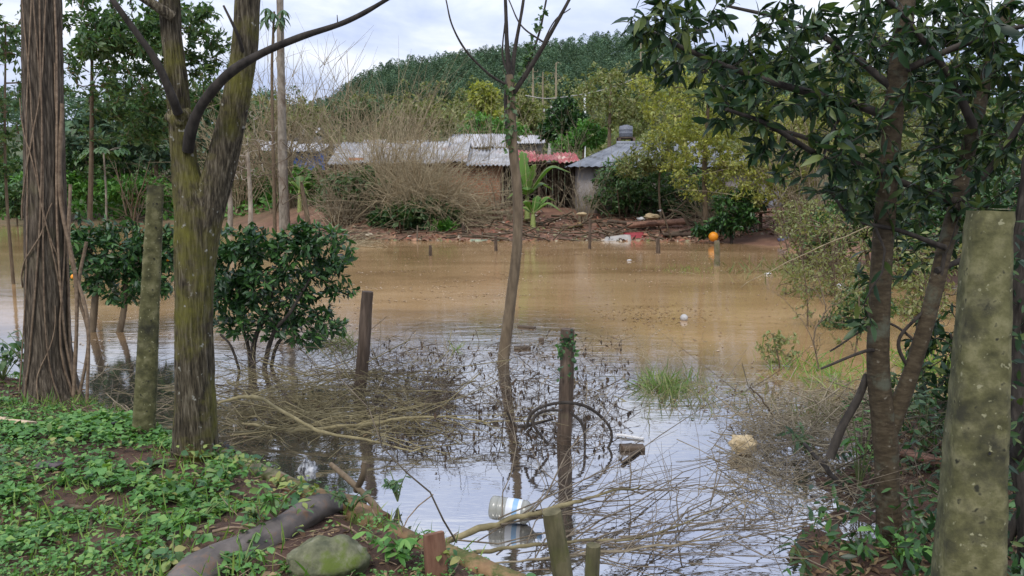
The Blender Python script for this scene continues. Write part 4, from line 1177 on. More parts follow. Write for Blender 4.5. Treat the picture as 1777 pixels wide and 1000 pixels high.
for px, Y, yt, lab in [(1400, 17, 250, 'thin bare sapling standing left of the brown stems'), (1455, 15, 280, 'second thin bare sapling closer to the brown stems'), (225, 34, 200, 'thin bare sapling in the left clearing'), (345, 33, 190, 'slim bare sapling behind the mossy fork')]:
    bare('bare_sapling', lab, 'sapling', on_ground(px, Y), 7, (330 - yt) * Y / F + 1.2, .22, M['bark_brown'], 'bare saplings', r=.03, arch=.05, fork=9)
# yellow-green trees in front of the grey house
bg_tree('airy yellow-green tree arching over the grey house', 1230, 26, 170, [(1240, 190, 120, 70), (1330, 230, 110, 80), (1160, 150, 70, 40), (1200, 250, 80, 50), (1250, 300, 100, 50)], 760, M['leaf_yellow'], M['bark_brown'], 16, (.09, .19), r=.10, gap=.45, tw=.014)
bg_tree('yellow-green willow with hanging sprays right of the grey house', 1380, 24.5, 200, [(1390, 260, 90, 80), (1330, 310, 80, 50), (1440, 200, 70, 60)], 560, M['leaf_yellow'], M['bark_brown'], 15, (.08, .17), r=.09, gap=.45, tw=.012)
bg_tree('leafy creeper shrub covering the grey wall', 1085, 30.6, 300, [(1090, 312, 62, 40), (1060, 350, 45, 25), (1135, 335, 60, 42)], 420, M['leaf_mid'], M['bark_brown'], 10, (.12, .24), r=.05, name='shrub', gap=.4, cat='shrub', group='bushes on the far shore')
bg_tree('green shrub at the right corner of the grey wall', 1170, 30, 320, [(1180, 325, 56, 46), (1230, 340, 40, 36)], 300, M['leaf_mid'], M['bark_brown'], 10, (.12, .22), r=.04, name='shrub', gap=.42, cat='shrub', group='bushes on the far shore')
bg_tree('dark citrus shrub on the debris bank right of the grey house', 1272, 24.8, 355, [(1275, 368, 46, 40), (1225, 400, 30, 16), (1300, 350, 30, 20)], 210, M['leaf_citrus'], M['bark_dark'], 11, (.12, .24), r=.05, name='citrus_shrub', gap=.38, cat='shrub', group='bushes on the far shore')
bg_tree('low green shrub left of the brown trunk at the far right shore', 1440, 21.5, 370, [(1440, 400, 42, 34), (1480, 370, 40, 30)], 200, M['leaf_lush'], M['bark_brown'], 10, (.1, .2), r=.04, name='shrub', gap=.42, cat='shrub', group='bushes on the far shore')
bg_tree('bluish green shrub right of the brown trunk across the water', 1610, 17, 400, [(1600, 420, 60, 50), (1560, 380, 50, 40)], 240, M['leaf_mid'], M['bark_brown'], 10, (.09, .17), r=.04, name='shrub', gap=.42, cat='shrub', group='bushes on the far shore')
bg_tree('green bush at the shore behind the mossy concrete post', 1740, 15, 400, [(1740, 430, 90, 60)], 240, M['leaf_mid'], M['bark_brown'], 10, (.09, .17), r=.04, name='shrub', gap=.42, cat='shrub', group='bushes on the far shore')
bare('bare_shrub', 'bare brown twigs on the bank below the yellow-green tree', 'shrub', on_ground(1250, 27.5), 130, 2.4, .9, M['twig_pale'], 'leafless shrubs on the far bank', r=.012)
bare('bare_shrub', 'tangled bare twigs among the yellow-green willow', 'shrub', on_ground(1400, 24), 160, 4.2, .6, M['twig'], 'leafless shrubs on the far bank', r=.012, fork=5)
# pale bare trunks at the edge of the wood
for px, yb, yt, lab in [(925, 190, 118, 'pale bare trunk at the edge of the pines, left one'), (942, 186, 125, 'pale bare trunk at the edge of the pines, middle one'), (965, 180, 110, 'forked pale bare tree at the edge of the pines'), (1112, 120, 62, 'single pale snag on the ridge near the dark leaves')]:
    Y = 97 if px < 1100 else 140
    a = P(px, yb, Y); tp = P(px, yt, Y)
    plant('dead_pine', lab, 'tree', a, [([a - [0, 0, 3], (a + tp) / 2, tp], [.15, .12, .06])], ell(px, yt + 15, 12, 22, Y, 18), None, M['twig'], tw=.07, node_from=.5, wob=.2)
# banana plants
def banana(label, px, Y, yb, fronds, stem_top):
    base = P(px, yb, Y); base[2] = gz(base[0], Y) - .1
    root = thing('banana_plant', label, 'banana plant', base)
    tp = P(px, stem_top, Y)
    tube([base, tp], [.13, .07], 10).build('pseudostem', M['leaf_banana_stem'], root)
    for (ex, ey, dpt, wpx) in fronds:
        e = P(ex, ey, Y + dpt); c = (tp + e) / 2 + np.array([0, 0, .35 * np.linalg.norm(e - tp)])
        mid = catmull([tp, c, e], 16)
        T = nrmz(np.gradient(mid, axis=0)); side = nrmz(np.cross(T, [0, 0, 1.0]) + 1e-6)
        # turn the blade a little towards the viewer
        nn = np.cross(side, T)
        u = np.linspace(0, 1, 16); wv = wpx * Y / F * np.clip(np.sin(np.clip((u - .08) / .92, 0, 1) ** .7 * math.pi), .04, 1)
        tear = 1 - .35 * (rng.uniform(0, 1, 16) > .72)
        V = np.concatenate([mid + side * (wv * tear)[:, None] + nn * (-.25 * wv)[:, None], mid, mid - side * (wv * tear[::-1])[:, None] + nn * (-.25 * wv)[:, None]])
        i = np.arange(48).reshape(3, 16)
        f = np.concatenate([np.stack([i[k][:-1], i[k][1:], i[k + 1][1:], i[k + 1][:-1]], -1) for k in (0, 1)])
        fr = MB().add(V, f).build('frond', M['leaf_banana'], root)
        mr_ = tube(list(mid[::3]), [.025, .008], 5, cap=False).build('midrib', M['leaf_banana_stem'], None, origin=root['_o']); mr_.parent = fr; mr_.location = (0, 0, 0)
M['leaf_banana_stem'] = plain('leaf_banana_stem', (.20, .24, .07), .6)
banana('tall banana plant with broad fronds just right of the thin flooded tree', 915, 29.5, 385, [(905, 262, .3, 12), (930, 285, -.2, 13), (990, 300, -.4, 14), (960, 330, .4, 12), (890, 300, .2, 11), (880, 345, -.3, 11), (915, 330, -.6, 13)], 340)
banana('low banana plant with arching frond on the mud behind the thin tree', 925, 28.5, 400, [(975, 368, -.3, 9), (890, 372, .2, 9), (935, 340, .2, 10), (905, 352, -.4, 9), (965, 350, .5, 9)], 372)
banana('small banana plant among bushes right of the pale slender trunk', 520, 36, 350, [(500, 318, 0, 9), (545, 322, 0, 9), (522, 305, .4, 9), (535, 340, -.4, 8)], 330)

# thin flooded weeds in the right-hand shallows
for px, py, Y, hg, sp, lab in [(1400, 560, 9.6, 110, 40, 'thin weedy shrub in the shallows with scattered small leaves'), (1450, 520, 11.5, 130, 40, 'taller weedy shrub behind the thin one in the shallows'), (1475, 620, 7.8, 150, 34, 'sparse green sapling just left of the brown forked tree'),
                               (1350, 640, 7.3, 60, 40, 'low drowned weed on the shallow brown water'), (1600, 600, 8.4, 130, 50, 'leafy weed in the water between brown stem and concrete post')]:
    bz = P(px, py, Y); bz[2] = -.35
    tp = P(px + rng.uniform(-15, 15), py - hg, Y)
    plant('flooded_weed', lab, 'weed', bz, [([bz, (bz + tp) / 2 + [.05, 0, 0], tp], [.012, .009, .005])], ell(px, py - hg * .6, sp, hg * .55, Y, 60, 1), M['leaf_olive'], M['bark_brown'], per=5, size=(.03, .07), tmpl=LEAF_D, tw=.005, group='flooded weeds', wob=.3)
for i, (px, Y, cy, rx, ry, mt, lab) in enumerate([
        (90, 40, 322, 70, 26, 'leaf_lush', 'bright low thicket right behind the vine-wrapped trunk'), (235, 40, 330, 70, 22, 'leaf_lush', 'low bright plants on the mud left of the mossy tree'),
        (0, 44, 300, 80, 40, 'leaf_mid', 'dark bush on the skyline of the left clearing'), (350, 42, 335, 50, 18, 'leaf_lush', 'low bright plants seen under the mossy fork')]):
    bg_tree(lab, px, Y, cy, [(px, cy, rx, ry)], int(130 + rx * 2.2), M[mt], M['bark_brown'], 11, (.18, .36), r=.04, name='bush', gap=.34, group='bushes on the far shore', cat='bush', tw=.012)

for lab, px, Y, top, cr, n, lm, per, sz, r, gap in [
        ('pale yellow-green brush in the shallows left of the brown stems', 1450, 12.5, 400, [(1440, 430, 85, 90), (1490, 490, 70, 70), (1390, 470, 60, 70)], 300, 'leaf_olive', 6, (.04, .10), .018, .46),
        ('olive brush standing in the flood between brown stem and concrete post', 1600, 10.5, 440, [(1600, 480, 70, 90), (1570, 550, 60, 50)], 220, 'leaf_olive', 6, (.05, .11), .02, .4),
        ('low green brush at the water right behind the brown stems', 1500, 9.5, 500, [(1500, 530, 45, 45), (1460, 570, 40, 30)], 200, 'leaf_mid', 9, (.04, .09), .015, .4),
        ('light green tree crown in front of the slate-coloured roof', 1150, 28.6, 250, [(1150, 262, 55, 36), (1100, 285, 40, 22)], 260, 'leaf_olive', 10, (.1, .2), .05, .42)]:
    bg_tree(lab, px, Y, top, cr, n, M[lm], M['bark_brown'], per, sz, r=r, gap=gap, name='brush', cat='brush', group='brush in the right shallows' if Y < 20 else 'trees beyond the water')
for px, Y, hg, lab in [(880, 29.5, 3.0, 'bare twigs in front of the open shed'), (960, 33.5, 4.2, 'bare sapling rising behind the faded red roof'), (1010, 30, 2.6, 'thin bare twigs at the left corner of the grey house'), (785, 41, 4.6, 'bare sapling between the buckled roof and the whitish roof')]:
    bare('bare_shrub', lab, 'shrub', on_ground(px, Y), 26, hg, .5, M['twig'], 'leafless shrubs on the far bank', r=.013, fork=7)

# ------------------------------------------------------------------ foreground trunks
def ridged_tube(pts, r, ns, k, ridge, freq, mb=None, lump=.03, flare=0.0):
    """trunk with real furrows: radius modulated by noise that runs along the trunk"""
    mb = mb or MB()
    p = catmull(pts, k)
    rr = np.interp(np.linspace(0, 1, k), np.linspace(0, 1, len(r)), r)
    T = nrmz(np.gradient(p, axis=0)); U = nrmz(np.cross(T, [0, 1.0, 0.02])); V = np.cross(T, U)
    a = np.arange(ns) * 2 * math.pi / ns
    A = np.repeat(a[None], k, 0)
    sl = np.concatenate([[0], np.cumsum(np.linalg.norm(np.diff(p, axis=0), axis=1))])[:, None] + 0 * A
    q = np.stack([np.cos(A) * freq, np.sin(A) * freq, sl * 3.2], -1)
    q[..., :2] += (vn(np.stack([np.cos(A) * 2, np.sin(A) * 2, sl * 5], -1))[..., None] - .5) * 1.3
    n1 = 1 - np.abs(2 * vn(q) - 1)
    n2 = 1 - np.abs(2 * vn(q * [2, 2, 2.4] + 9) - 1)
    big = fbm(np.stack([np.cos(A) * 1.3, np.sin(A) * 1.3, sl * 1.6], -1), 3) - .5
    rad = rr[:, None] * (1 + lump * 2 * big) - ridge * (n1 ** 2) - ridge * .4 * n2 ** 2
    if flare:
        rad = rad + flare * np.exp(-sl / .16) * (1 + .35 * np.sin(5 * A + 1))
    P3 = p[:, None] + rad[..., None] * (np.cos(A)[..., None] * U[:, None] + np.sin(A)[..., None] * V[:, None])
    i = np.arange(k * ns).reshape(k, ns)
    f = np.stack([i[:-1], np.roll(i[:-1], -1, 1), np.roll(i[1:], -1, 1), i[1:]], -1).reshape(-1, 4)
    mb.add(P3.reshape(-1, 3), f)
    return mb, p, rr

# vine-wrapped tree
D1 = 5.55
b0 = P(90, 700, D1); b0[2] = gz(b0[0], D1) - .06
pts = [b0, P(84, 600, D1), P(80, 400, D1), P(76, 200, D1), P(72, 0, D1), P(66, -400, D1)]
tr1 = thing('vine_wrapped_tree', 'thick brown tree trunk wrapped in woody vines at the far left', 'tree', b0)
mb, ax1, rr1 = ridged_tube(pts, [.185, .155, .140, .133, .128, .118], 130, 240, .008, 17, flare=.04)
mb.build('trunk', M['bark_furrow'], tr1)
def on_trunk(s, a, off=.012):
    u = s * (len(ax1) - 1) / 1.0
    i = min(int(u), len(ax1) - 2); p = ax1[i] + (ax1[i + 1] - ax1[i]) * (u - i)
    r = np.interp(u, np.arange(len(rr1)), rr1) + off + .04 * math.exp(-s * 14)
    return p + np.array([math.cos(a) * r, math.sin(a) * r, 0])
for (s0, s1, a0, a1, r) in [(0, .62, -1.9, -.9, .016), (0, .62, -.75, -1.5, .013), (0, .6, -.2, -.6, .02), (.05, .6, -2.6, -1.3, .011), (.2, .6, -.5, -2.3, .010),
                            (.3, .62, -2.2, -.4, .012), (0, .5, -.05, -.35, .02), (.25, .45, -.4, -2.6, .012), (0, .3, -.5, -.3, .018),
                            (.22, .32, -2.7, -.6, .013), (.03, .2, -1.6, -.8, .010)]:
    m = 16
    pp = []
    ph = rng.uniform(0, 6)
    for i in range(m):
        u = i / (m - 1)
        pp.append(on_trunk((s0 + (s1 - s0) * u) * 1.4, a0 + (a1 - a0) * u + .16 * math.sin(u * 7 + ph), .004 + .008 * rng.uniform()))
    tube(pp, [r * .5, r * .32], 7, 60, wob=.25).build('vine', M['vine'], tr1)
# free-hanging vines to the right of it
for px0, y0, px1, y1, r in [(128, 700, 108, 180, .014), (150, 690, 122, 320, .012), (135, 690, 150, 420, .012)]:
    a = P(px0, y0, D1 - .1); c = P(px1, y1, D1 - .05); a[2] = gz(a[0], a[1])
    tube([a, a * .6 + c * .4 + [.05, 0, 0], a * .3 + c * .7 + [-.04, 0, 0], c], r, 7, 40, wob=.2).build('vine', M['vine'], tr1)

# forked mossy tree
D2 = 4.35
b0 = P(340, 812, D2); b0[2] = gz(b0[0], D2) - .05
tr2 = thing('forked_tree', 'mossy grey-brown tree forking into two stems left of centre', 'tree', b0)
ox = .0
mb = MB()
ridged_tube([b0, P(339, 700, D2), P(336, 560, D2), P(337, 430, D2), P(336, 370, D2), P(322, 300, D2), P(312, 200, D2), P(302, 100, D2), P(294, 0, D2), P(280, -330, D2)],
            [.128, .117, .107, .112, .108, .078, .066, .06, .058, .05], 96, 260, .009, 12, mb, flare=.018)
ridged_tube([P(343, 560, D2 + .02), P(347, 450, D2 + .02), P(357, 380, D2 + .02), P(380, 300, D2 + .03), P(404, 200, D2 + .03), P(422, 100, D2 + .03), P(430, 0, D2 + .03), P(450, -330, D2 + .1)],
            [.075, .095, .098, .088, .078, .073, .071, .06], 90, 230, .006, 13, mb)
trunk2 = mb.build('trunk', M['bark_moss'], tr2)
sphere(P(312, 208, D2 - .02), .066, 20, 14, nz=.5, nsc=2.2, sc=(1, .9, 1.1)).build('knot', M['bark_moss'], tr2)
def branch(pp, r, mat, parent, name='branch', ns=10):
    return tube(pp, r, ns, 8 * len(pp), wob=.15).build(name, mat, parent)
dk_ = D2 - .1
branch([P(326, 262, dk_ + .05), P(332, 225, dk_), P(352, 180, dk_ - .05), P(395, 130, dk_ - .1), P(450, 95, dk_ - .1), P(520, 65, dk_ - .1), P(600, 38, dk_ - .1), P(670, 0, dk_ - .1), P(760, -60, dk_)], [.03, .029, .026, .022, .016, .012, .009], M['bark_dark'], tr2)
branch([P(309, 196, dk_ + .02), P(297, 165, dk_ - .05), P(270, 105, dk_ - .1), P(235, 55, dk_ - .15), P(195, 0, dk_ - .2), P(150, -60, dk_ - .2)], [.026, .02, .016, .013], M['bark_dark'], tr2)
branch([P(300, 30, D2 - .05), P(270, 10, D2 - .1), P(230, -15, D2 - .15)], [.03, .02], M['bark_moss'], tr2)
branch([P(424, 100, D2), P(412, 60, D2 - .1), P(388, 10, D2 - .1)], [.012, .006], M['bark_dark'], tr2)
branch([P(490, 78, dk_ - .1), P(489, 60, dk_ - .1), P(491, 44, dk_ - .1)], [.004, .002], M['bark_dark'], tr2, ns=5)
branch([P(586, 42, dk_ - .1), P(585, 26, dk_ - .1)], [.004, .002], M['bark_dark'], tr2, ns=5)
# growth ring at the foot
aa = np.linspace(0, 2 * math.pi, 40)
rc = P(340, 779, D2)
tube([rc + np.array([math.cos(x) * .137, math.sin(x) * .137, .01 * math.sin(x * 2)]) for x in aa], .006, 6, 80, cap=False).build('bark_rim', M['bark_moss'], tr2)

# ------------------------------------------------------------------ concrete posts
def concrete_post(label, top, bot, rz, wt=.115, wb=.15, holes=(.12, .24, .36, .48, .60, .72, .84, .93)):
    base = np.array(bot)
    root = thing('concrete_post', label, 'post', base, 'chamfered concrete fence posts')
    n = 60
    V = []
    ax = np.array(top) - base
    for i in range(n):
        u = i / (n - 1); w_ = wb + (wt - wb) * u; c = w_ * .13
        h_ = w_ / 2
        prof = [(-h_ + c, -h_), (-h_ / 3, -h_), (h_ / 3, -h_), (h_ - c, -h_), (h_, -h_ + c), (h_, h_ - c), (h_ - c, h_), (-h_ + c, h_), (-h_, h_ - c), (-h_, -h_ + c)]
        for x, y in prof:
            xr = x * math.cos(rz) - y * math.sin(rz); yr = x * math.sin(rz) + y * math.cos(rz)
            V.append(base + ax * u + [xr, yr, 0])
    V = np.array(V)
    V += (np.stack([vn(V * 30 + o) for o in (0, 31, 77)], -1) - .5) * .006
    i = np.arange(n * 10).reshape(n, 10)
    f = np.stack([i[:-1], np.roll(i[:-1], -1, 1), np.roll(i[1:], -1, 1), i[1:]], -1).reshape(-1, 4)
    mb = MB().add(V, f); mb.add(V[-10:] + [0, 0, .004], [list(range(10))]); mb.add(V[:10], [list(range(9, -1, -1))])
    body = mb.build('shaft', M['concrete'], root, smooth=False)
    # wire holes: rim rings; a dark plug stands in for the shaded depth
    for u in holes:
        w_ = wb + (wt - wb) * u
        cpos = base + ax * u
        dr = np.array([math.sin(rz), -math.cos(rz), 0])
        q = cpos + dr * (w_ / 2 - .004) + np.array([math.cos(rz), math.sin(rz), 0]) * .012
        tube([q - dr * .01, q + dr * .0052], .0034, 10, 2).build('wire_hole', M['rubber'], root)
        tube([q + dr * .002, q + dr * .006], .0055, 10, 2, cap=False).build('hole_rim', M['concrete'], root)
    return root
tl_, bl0 = P(270, 322, 4.75), P(249, 760, 4.75)
concrete_post('slim mossy concrete post between the two left tree trunks', tl_, bl0, R(24), .092, .138)
tr_, br_ = P(1717, 366, 1.9), P(1668, 1180, 1.9)
concrete_post('large mossy concrete post close to the camera at the right edge', tr_, br_, R(-13), .088, .160, (.52,))

# ------------------------------------------------------------------ wooden posts in the water
def wood_post(label, px0, py0, px1, py1, Y, r, mat, name='wooden_post', ns=14):
    top = P(px0, py0, Y); bot = P(px1, py1, Y); ax = bot - top; bot = top + ax * ((-.5 - top[2]) / ax[2])
    root = thing(name, label, 'post', bot, 'old wooden fence posts in the flood')
    mb, p, rr = ridged_tube([bot, bot * .5 + top * .5 + [r * .15, 0, 0], top], [r * 1.02, r, r * .93], 40, 70, r * .14, 7, lump=.06)
    top_ring = mb.v[0][-40:]
    c = top_ring.mean(0) + [0, 0, r * .12]
    mb.add(np.vstack([top_ring, c]), [[i, (i + 1) % 40, 40] for i in range(40)])
    mb.build('shaft', mat, root)
    return root
wood_post('squared dark wooden post leaning slightly, left of the thin flooded tree', 638, 506, 622, 690, 6.2, .056, M['post_wood'])
mp = wood_post('upright dark wooden post standing in the water at the centre', 985, 571, 977, 790, 5.05, .053, M['post_wood'])
wood_post('short mossy post tilting to the left at the bottom edge', 957, 888, 985, 1060, 2.95, .045, M['stub'])
wood_post('stubby mossy post cut off low at the bottom edge', 1030, 946, 1022, 1060, 2.75, .031, M['stub'])
# creeper on the centre post
pos = np.array([P(985 + rng.uniform(-16, 14), 575 + abs(rng.normal()) * 45, 5.0 - rng.uniform(0, .03)) for _ in range(60)])
leaves(MB(), pos, rng.normal(size=pos.shape) + [0, -.5, -.5], rng.normal(size=pos.shape) * .4 + [0, -1, .3], rng.uniform(.02, .045, 60), LEAF_DR).build('creeper', M['leaf_citrus'], mp)

# ------------------------------------------------------------------ thin tree standing in the flood
D3 = 7.48
b0 = P(872, 660, D3); b0[2] = -.45
tr3 = thing('flooded_sapling', 'thin leaning tree standing in the flood water at the centre', 'tree', b0)
pth = [b0, P(873, 635, D3), P(884, 540, D3), P(897, 430, D3), P(898, 340, D3), P(890, 250, D3), P(886, 150, D3), P(884, 130, D3)]
ridged_tube(pth, [.07, .062, .055, .052, .05, .047, .04, .034], 30, 150, .005, 7)[0].build('trunk', M['bark_brown'], tr3)
for pp, r in [([P(886, 150, D3), P(880, 80, D3), P(877, 0, D3), P(872, -80, D3)], [.03, .018, .01]), ([P(886, 155, D3), P(893, 90, D3 + .1), P(907, 10, D3 + .1), P(915, -60, D3 + .1)], [.026, .016, .009]),
              ([P(889, 165, D3), P(925, 110, D3 - .1), P(960, 50, D3 - .2), P(990, -5, D3 - .2), P(1010, -50, D3 - .2)], [.026, .018, .01]),
              ([P(884, 150, D3), P(850, 130, D3 - .1), P(810, 90, D3 - .2), P(785, 45, D3 - .3), P(774, 0, D3 - .3)], [.014, .01, .006]),
              ([P(883, 130, D3), P(872, 95, D3), P(876, 40, D3)], [.015, .009, .006]), ([P(945, 75, D3 - .15), P(905, 45, D3 - .1), P(883, 0, D3)], [.009, .006]),
              ([P(910, 128, D3 - .05), P(935, 60, D3), P(950, -10, D3)], [.014, .008]), ([P(928, 108, D3 - .05), P(960, 40, D3), P(990, 15, D3)], [.008, .005]),
              ([P(893, 270, D3 + .02), P(884, 240, D3 + .05), P(879, 180, D3 + .06), P(882, 130, D3 + .05)], [.03, .028, .024])]:
    branch(pp, r, M['bark_dark'], tr3)
pos = np.array([P(*(np.array([884, 265]) * (1 - u) + np.array([884, 150]) * u + rng.normal(size=2) * [5, 2]), D3 - .05) for u in rng.uniform(0, 1, 70)] +
               [P(*(np.array([895, 150]) * (1 - u) + np.array([945, 10]) * u + rng.normal(size=2) * [4, 2]), D3 - .05) for u in rng.uniform(0, 1, 90)])
leaves(MB(), pos, rng.normal(size=pos.shape) + [0, 0, -.4], rng.normal(size=pos.shape) + [0, 0, .6], rng.uniform(.035, .07, len(pos)), LEAF_DR).build('ivy', M['leaf_mid'], tr3)
bark2 = P(895, 345, D3 - .055)

# ------------------------------------------------------------------ flooded citrus bushes
def stem(pxs, Y, sub=True):
    p = [P(x, y, Y + dz) for x, y, dz in pxs]
    if sub: p[0][2] = -.4
    return p
D4 = 7.3
base = P(445, 660, D4); base[2] = -.4
tg = np.concatenate([ell(470, 470, 105, 65, D4, 150, .9, .36), ell(560, 440, 55, 50, D4, 60, 1, .3), ell(430, 430, 60, 40, D4, 50, 1, .3), ell(550, 565, 55, 40, D4, 50, 1, .35), ell(470, 545, 80, 40, D4, 50, 1, .38), ell(400, 550, 40, 35, D4, 24, 1), ell(400, 500, 45, 40, D4, 40, 1, .3), ell(520, 405, 30, 28, D4, 20, 1), ell(592, 500, 26, 20, D4, 10, 1)])
plant('citrus_bush', 'glossy dark citrus bush growing out of the flood beside the mossy tree', 'bush', base,
      [(stem([(440, 655, 0), (440, 600, 0), (465, 540, .1), (480, 470, 0)], D4), [.03, .026, .018, .01]), (stem([(445, 655, 0), (470, 590, -.1), (505, 540, -.2), (540, 480, -.1)], D4), [.028, .022, .015, .009]),
       (stem([(460, 650, 0), (480, 600, .1), (530, 560, .2), (560, 540, .2)], D4), [.022, .018, .012, .008]), (stem([(430, 650, 0), (432, 610, 0), (410, 540, .2), (400, 480, .2)], D4), [.024, .018, .012, .008]),
       (stem([(430, 650, .0), (405, 610, -.2), (382, 580, -.2)], D4), [.014, .01])],
      tg, M['leaf_citrus'], M['bark_dark'], per=11, size=(.05, .115), tmpl=LEAF_F, tw=.009, solo=300, group='citrus bushes in the flood', droop=.15, lo=.25, leafjit=.02)
D5 = 9.2
base = P(175, 560, D5); base[2] = -.4
tg = np.concatenate([ell(200, 430, 75, 55, D5, 130, .9, .3), ell(262, 460, 48, 60, D5, 90, 1, .3), ell(160, 460, 45, 50, D5, 50, 1, .3), ell(285, 420, 30, 30, D5, 30), ell(220, 500, 80, 26, D5, 50, 1), ell(150, 400, 30, 30, D5, 20)])
plant('citrus_bush', 'dark citrus bush bearing small oranges behind the slim concrete post', 'bush', base,
      [(stem([(150, 575, 0), (165, 520, 0), (170, 450, .1)], D5), [.05, .04, .02]), (stem([(190, 580, 0), (215, 540, 0), (220, 470, .1), (235, 420, 0)], D5), [.05, .035, .025, .015]),
       (stem([(255, 560, 0), (262, 520, .2), (258, 460, .2)], D5), [.04, .03, .015])],
      tg, M['leaf_citrus'], M['bark_brown'], per=12, size=(.055, .125), tmpl=LEAF_F, tw=.01, solo=300, group='citrus bushes in the flood', fruit=(7, .032), lo=.25, leafjit=.02)

# ------------------------------------------------------------------ dark leaved tree on the right
D6 = 3.4
b0 = P(1545, 985, D6); b0[2] = gz(b0[0], D6) - .05
tr6 = thing('brown_stemmed_tree', 'smooth brown forked tree with large dark leaves overhanging the right side', 'tree', b0)
mb = MB()
ridged_tube([b0, P(1541, 880, D6), P(1536, 760, D6), P(1524, 640, D6), P(1527, 500, D6), P(1537, 350, D6), P(1550, 200, D6), P(1566, 60, D6), P(1575, -40, D6), P(1590, -300, D6)], [.055, .05, .056, .049, .047, .045, .043, .04, .038, .033], 64, 260, .003, 6, mb, lump=.05, flare=.02)
ridged_tube([P(1537, 775, D6), P(1550, 730, D6), P(1580, 650, D6), P(1610, 550, D6), P(1640, 430, D6 + .05), P(1663, 340, D6 + .1), P(1690, 220, D6 + .2), P(1725, 90, D6 + .3), P(1765, -40, D6 + .3), P(1800, -250, D6 + .3)], [.03, .042, .036, .035, .035, .034, .032, .028, .025, .02], 40, 180, .002, 3, mb, lump=.05)
mb.build('trunk', M['bark_smooth'], tr6)
SB = [([(1440, 795), (1462, 740), (1490, 690), (1505, 650)], .05, [.022, .02, .016]), ([(1585, 655), (1560, 590), (1620, 520), (1640, 440)], .0, [.008, .008]),
      ([(1545, 205), (1480, 180), (1400, 160), (1300, 130), (1200, 90), (1120, 50)], -.4, [.02, .016, .011, .006]), ([(1540, 300), (1470, 290), (1420, 270), (1330, 215), (1260, 190)], -.5, [.016, .012, .006]),
      ([(1545, 150), (1470, 90), (1380, 40), (1260, 10)], .3, [.018, .012, .006]), ([(1660, 350), (1600, 330), (1500, 290), (1400, 240), (1300, 215)], .3, [.018, .014, .008]),
      ([(1690, 220), (1640, 120), (1560, 20), (1500, -40)], -.2, [.018, .012, .008]), ([(1555, 130), (1640, 90), (1720, 60), (1800, 40)], -.3, [.016, .012, .007]),
      ([(1660, 360), (1720, 290), (1780, 200)], -.2, [.014, .01]), ([(1640, 430), (1560, 400), (1480, 380), (1440, 330)], -.1, [.012, .006]),
      ([(1470, 180), (1440, 240), (1420, 300)], -.4, [.008, .005]), ([(1625, 470), (1700, 440), (1790, 420)], .2, [.014, .008]), ([(1530, 610), (1500, 610), (1425, 640)], -.1, [.009, .005]),
      ([(1600, 600), (1530, 560), (1440, 610)], .1, [.007, .004])]
nodes = []
for pp, dz, r in SB:
    q = [P(x, y, D6 + dz * i / (len(pp) - 1)) for i, (x, y) in enumerate(pp)]
    branch(q, r, M['bark_dark'], tr6); nodes += list(resample(q, .12)[2:])
nodes = [n_ for n_ in nodes if n_[2] > 1.3]
tg = np.concatenate([ell(1250, 70, 150, 85, D6 - .25, 85, 1.2, .34), ell(1400, 110, 150, 100, D6 - .1, 95, 1.5, .3), ell(1560, 100, 170, 120, D6, 110, 1.5, .28), ell(1700, 120, 110, 140, D6 + .2, 170, 1.6, .25), ell(1620, 60, 120, 80, D6 + .3, 70, 1.4, .25),
                     ell(1420, 250, 120, 90, D6 - .3, 70, 1.2, .36), ell(1520, 320, 90, 80, D6, 36, 1.3, .38), ell(1660, 300, 120, 90, D6 + .1, 70, 1.4, .34), ell(1270, 180, 70, 40, D6 - .4, 18, 1, .3), ell(1130, 30, 50, 40, D6 - .5, 14, 1),
                     ell(1740, 430, 60, 60, D6 + .3, 26, 1.3), ell(1600, 400, 80, 60, D6 + .5, 24, 1.2, .38), ell(1500, 470, 40, 40, D6 + .7, 8, 1), ell(1500, 560, 20, 30, D6 - .1, 4, 1)])
cv = grow(nodes, tg, .14, 6)
ln = np.linalg.norm(cv[:, -1] - cv[:, 0], axis=1)
v, f = vtubes(cv, np.clip(.0015 + .012 * ln, .0015, .006)[:, None] * np.linspace(1, .4, 6)[None], 5)
stuff(MB().add(v, f).build('twigs', M['bark_dark'], tr6))
pos, d, nn, s = twig_leaves(cv, 9, (.025, .092), .35, .15, .7, .9)
dep = pos - CAM
px = 888.5 + F * dep[:, 0] / dep[:, 1]
sc_ = s / np.linalg.norm(dep, axis=1) * ((px > 1000) & (px < 1780) & (dep[:, 2] / dep[:, 1] < .245))
od = np.argsort(-sc_)
leaf_objects(tr6, pos[od[:300]], d[od[:300]], nn[od[:300]], s[od[:300]], [leaf_mesh('leaf', leaf_fine(wd_, cu, .1), M['leaf_dark']) for wd_, cu in ((.30, .2), (.38, .4), (.27, .1), (.33, .55))])
r_ = od[300:]
stuff(leaves(MB(), pos[r_], d[r_], nn[r_], s[r_], leaf_fine(.31, .3, .12)).build('crown', M['leaf_dark'], tr6))
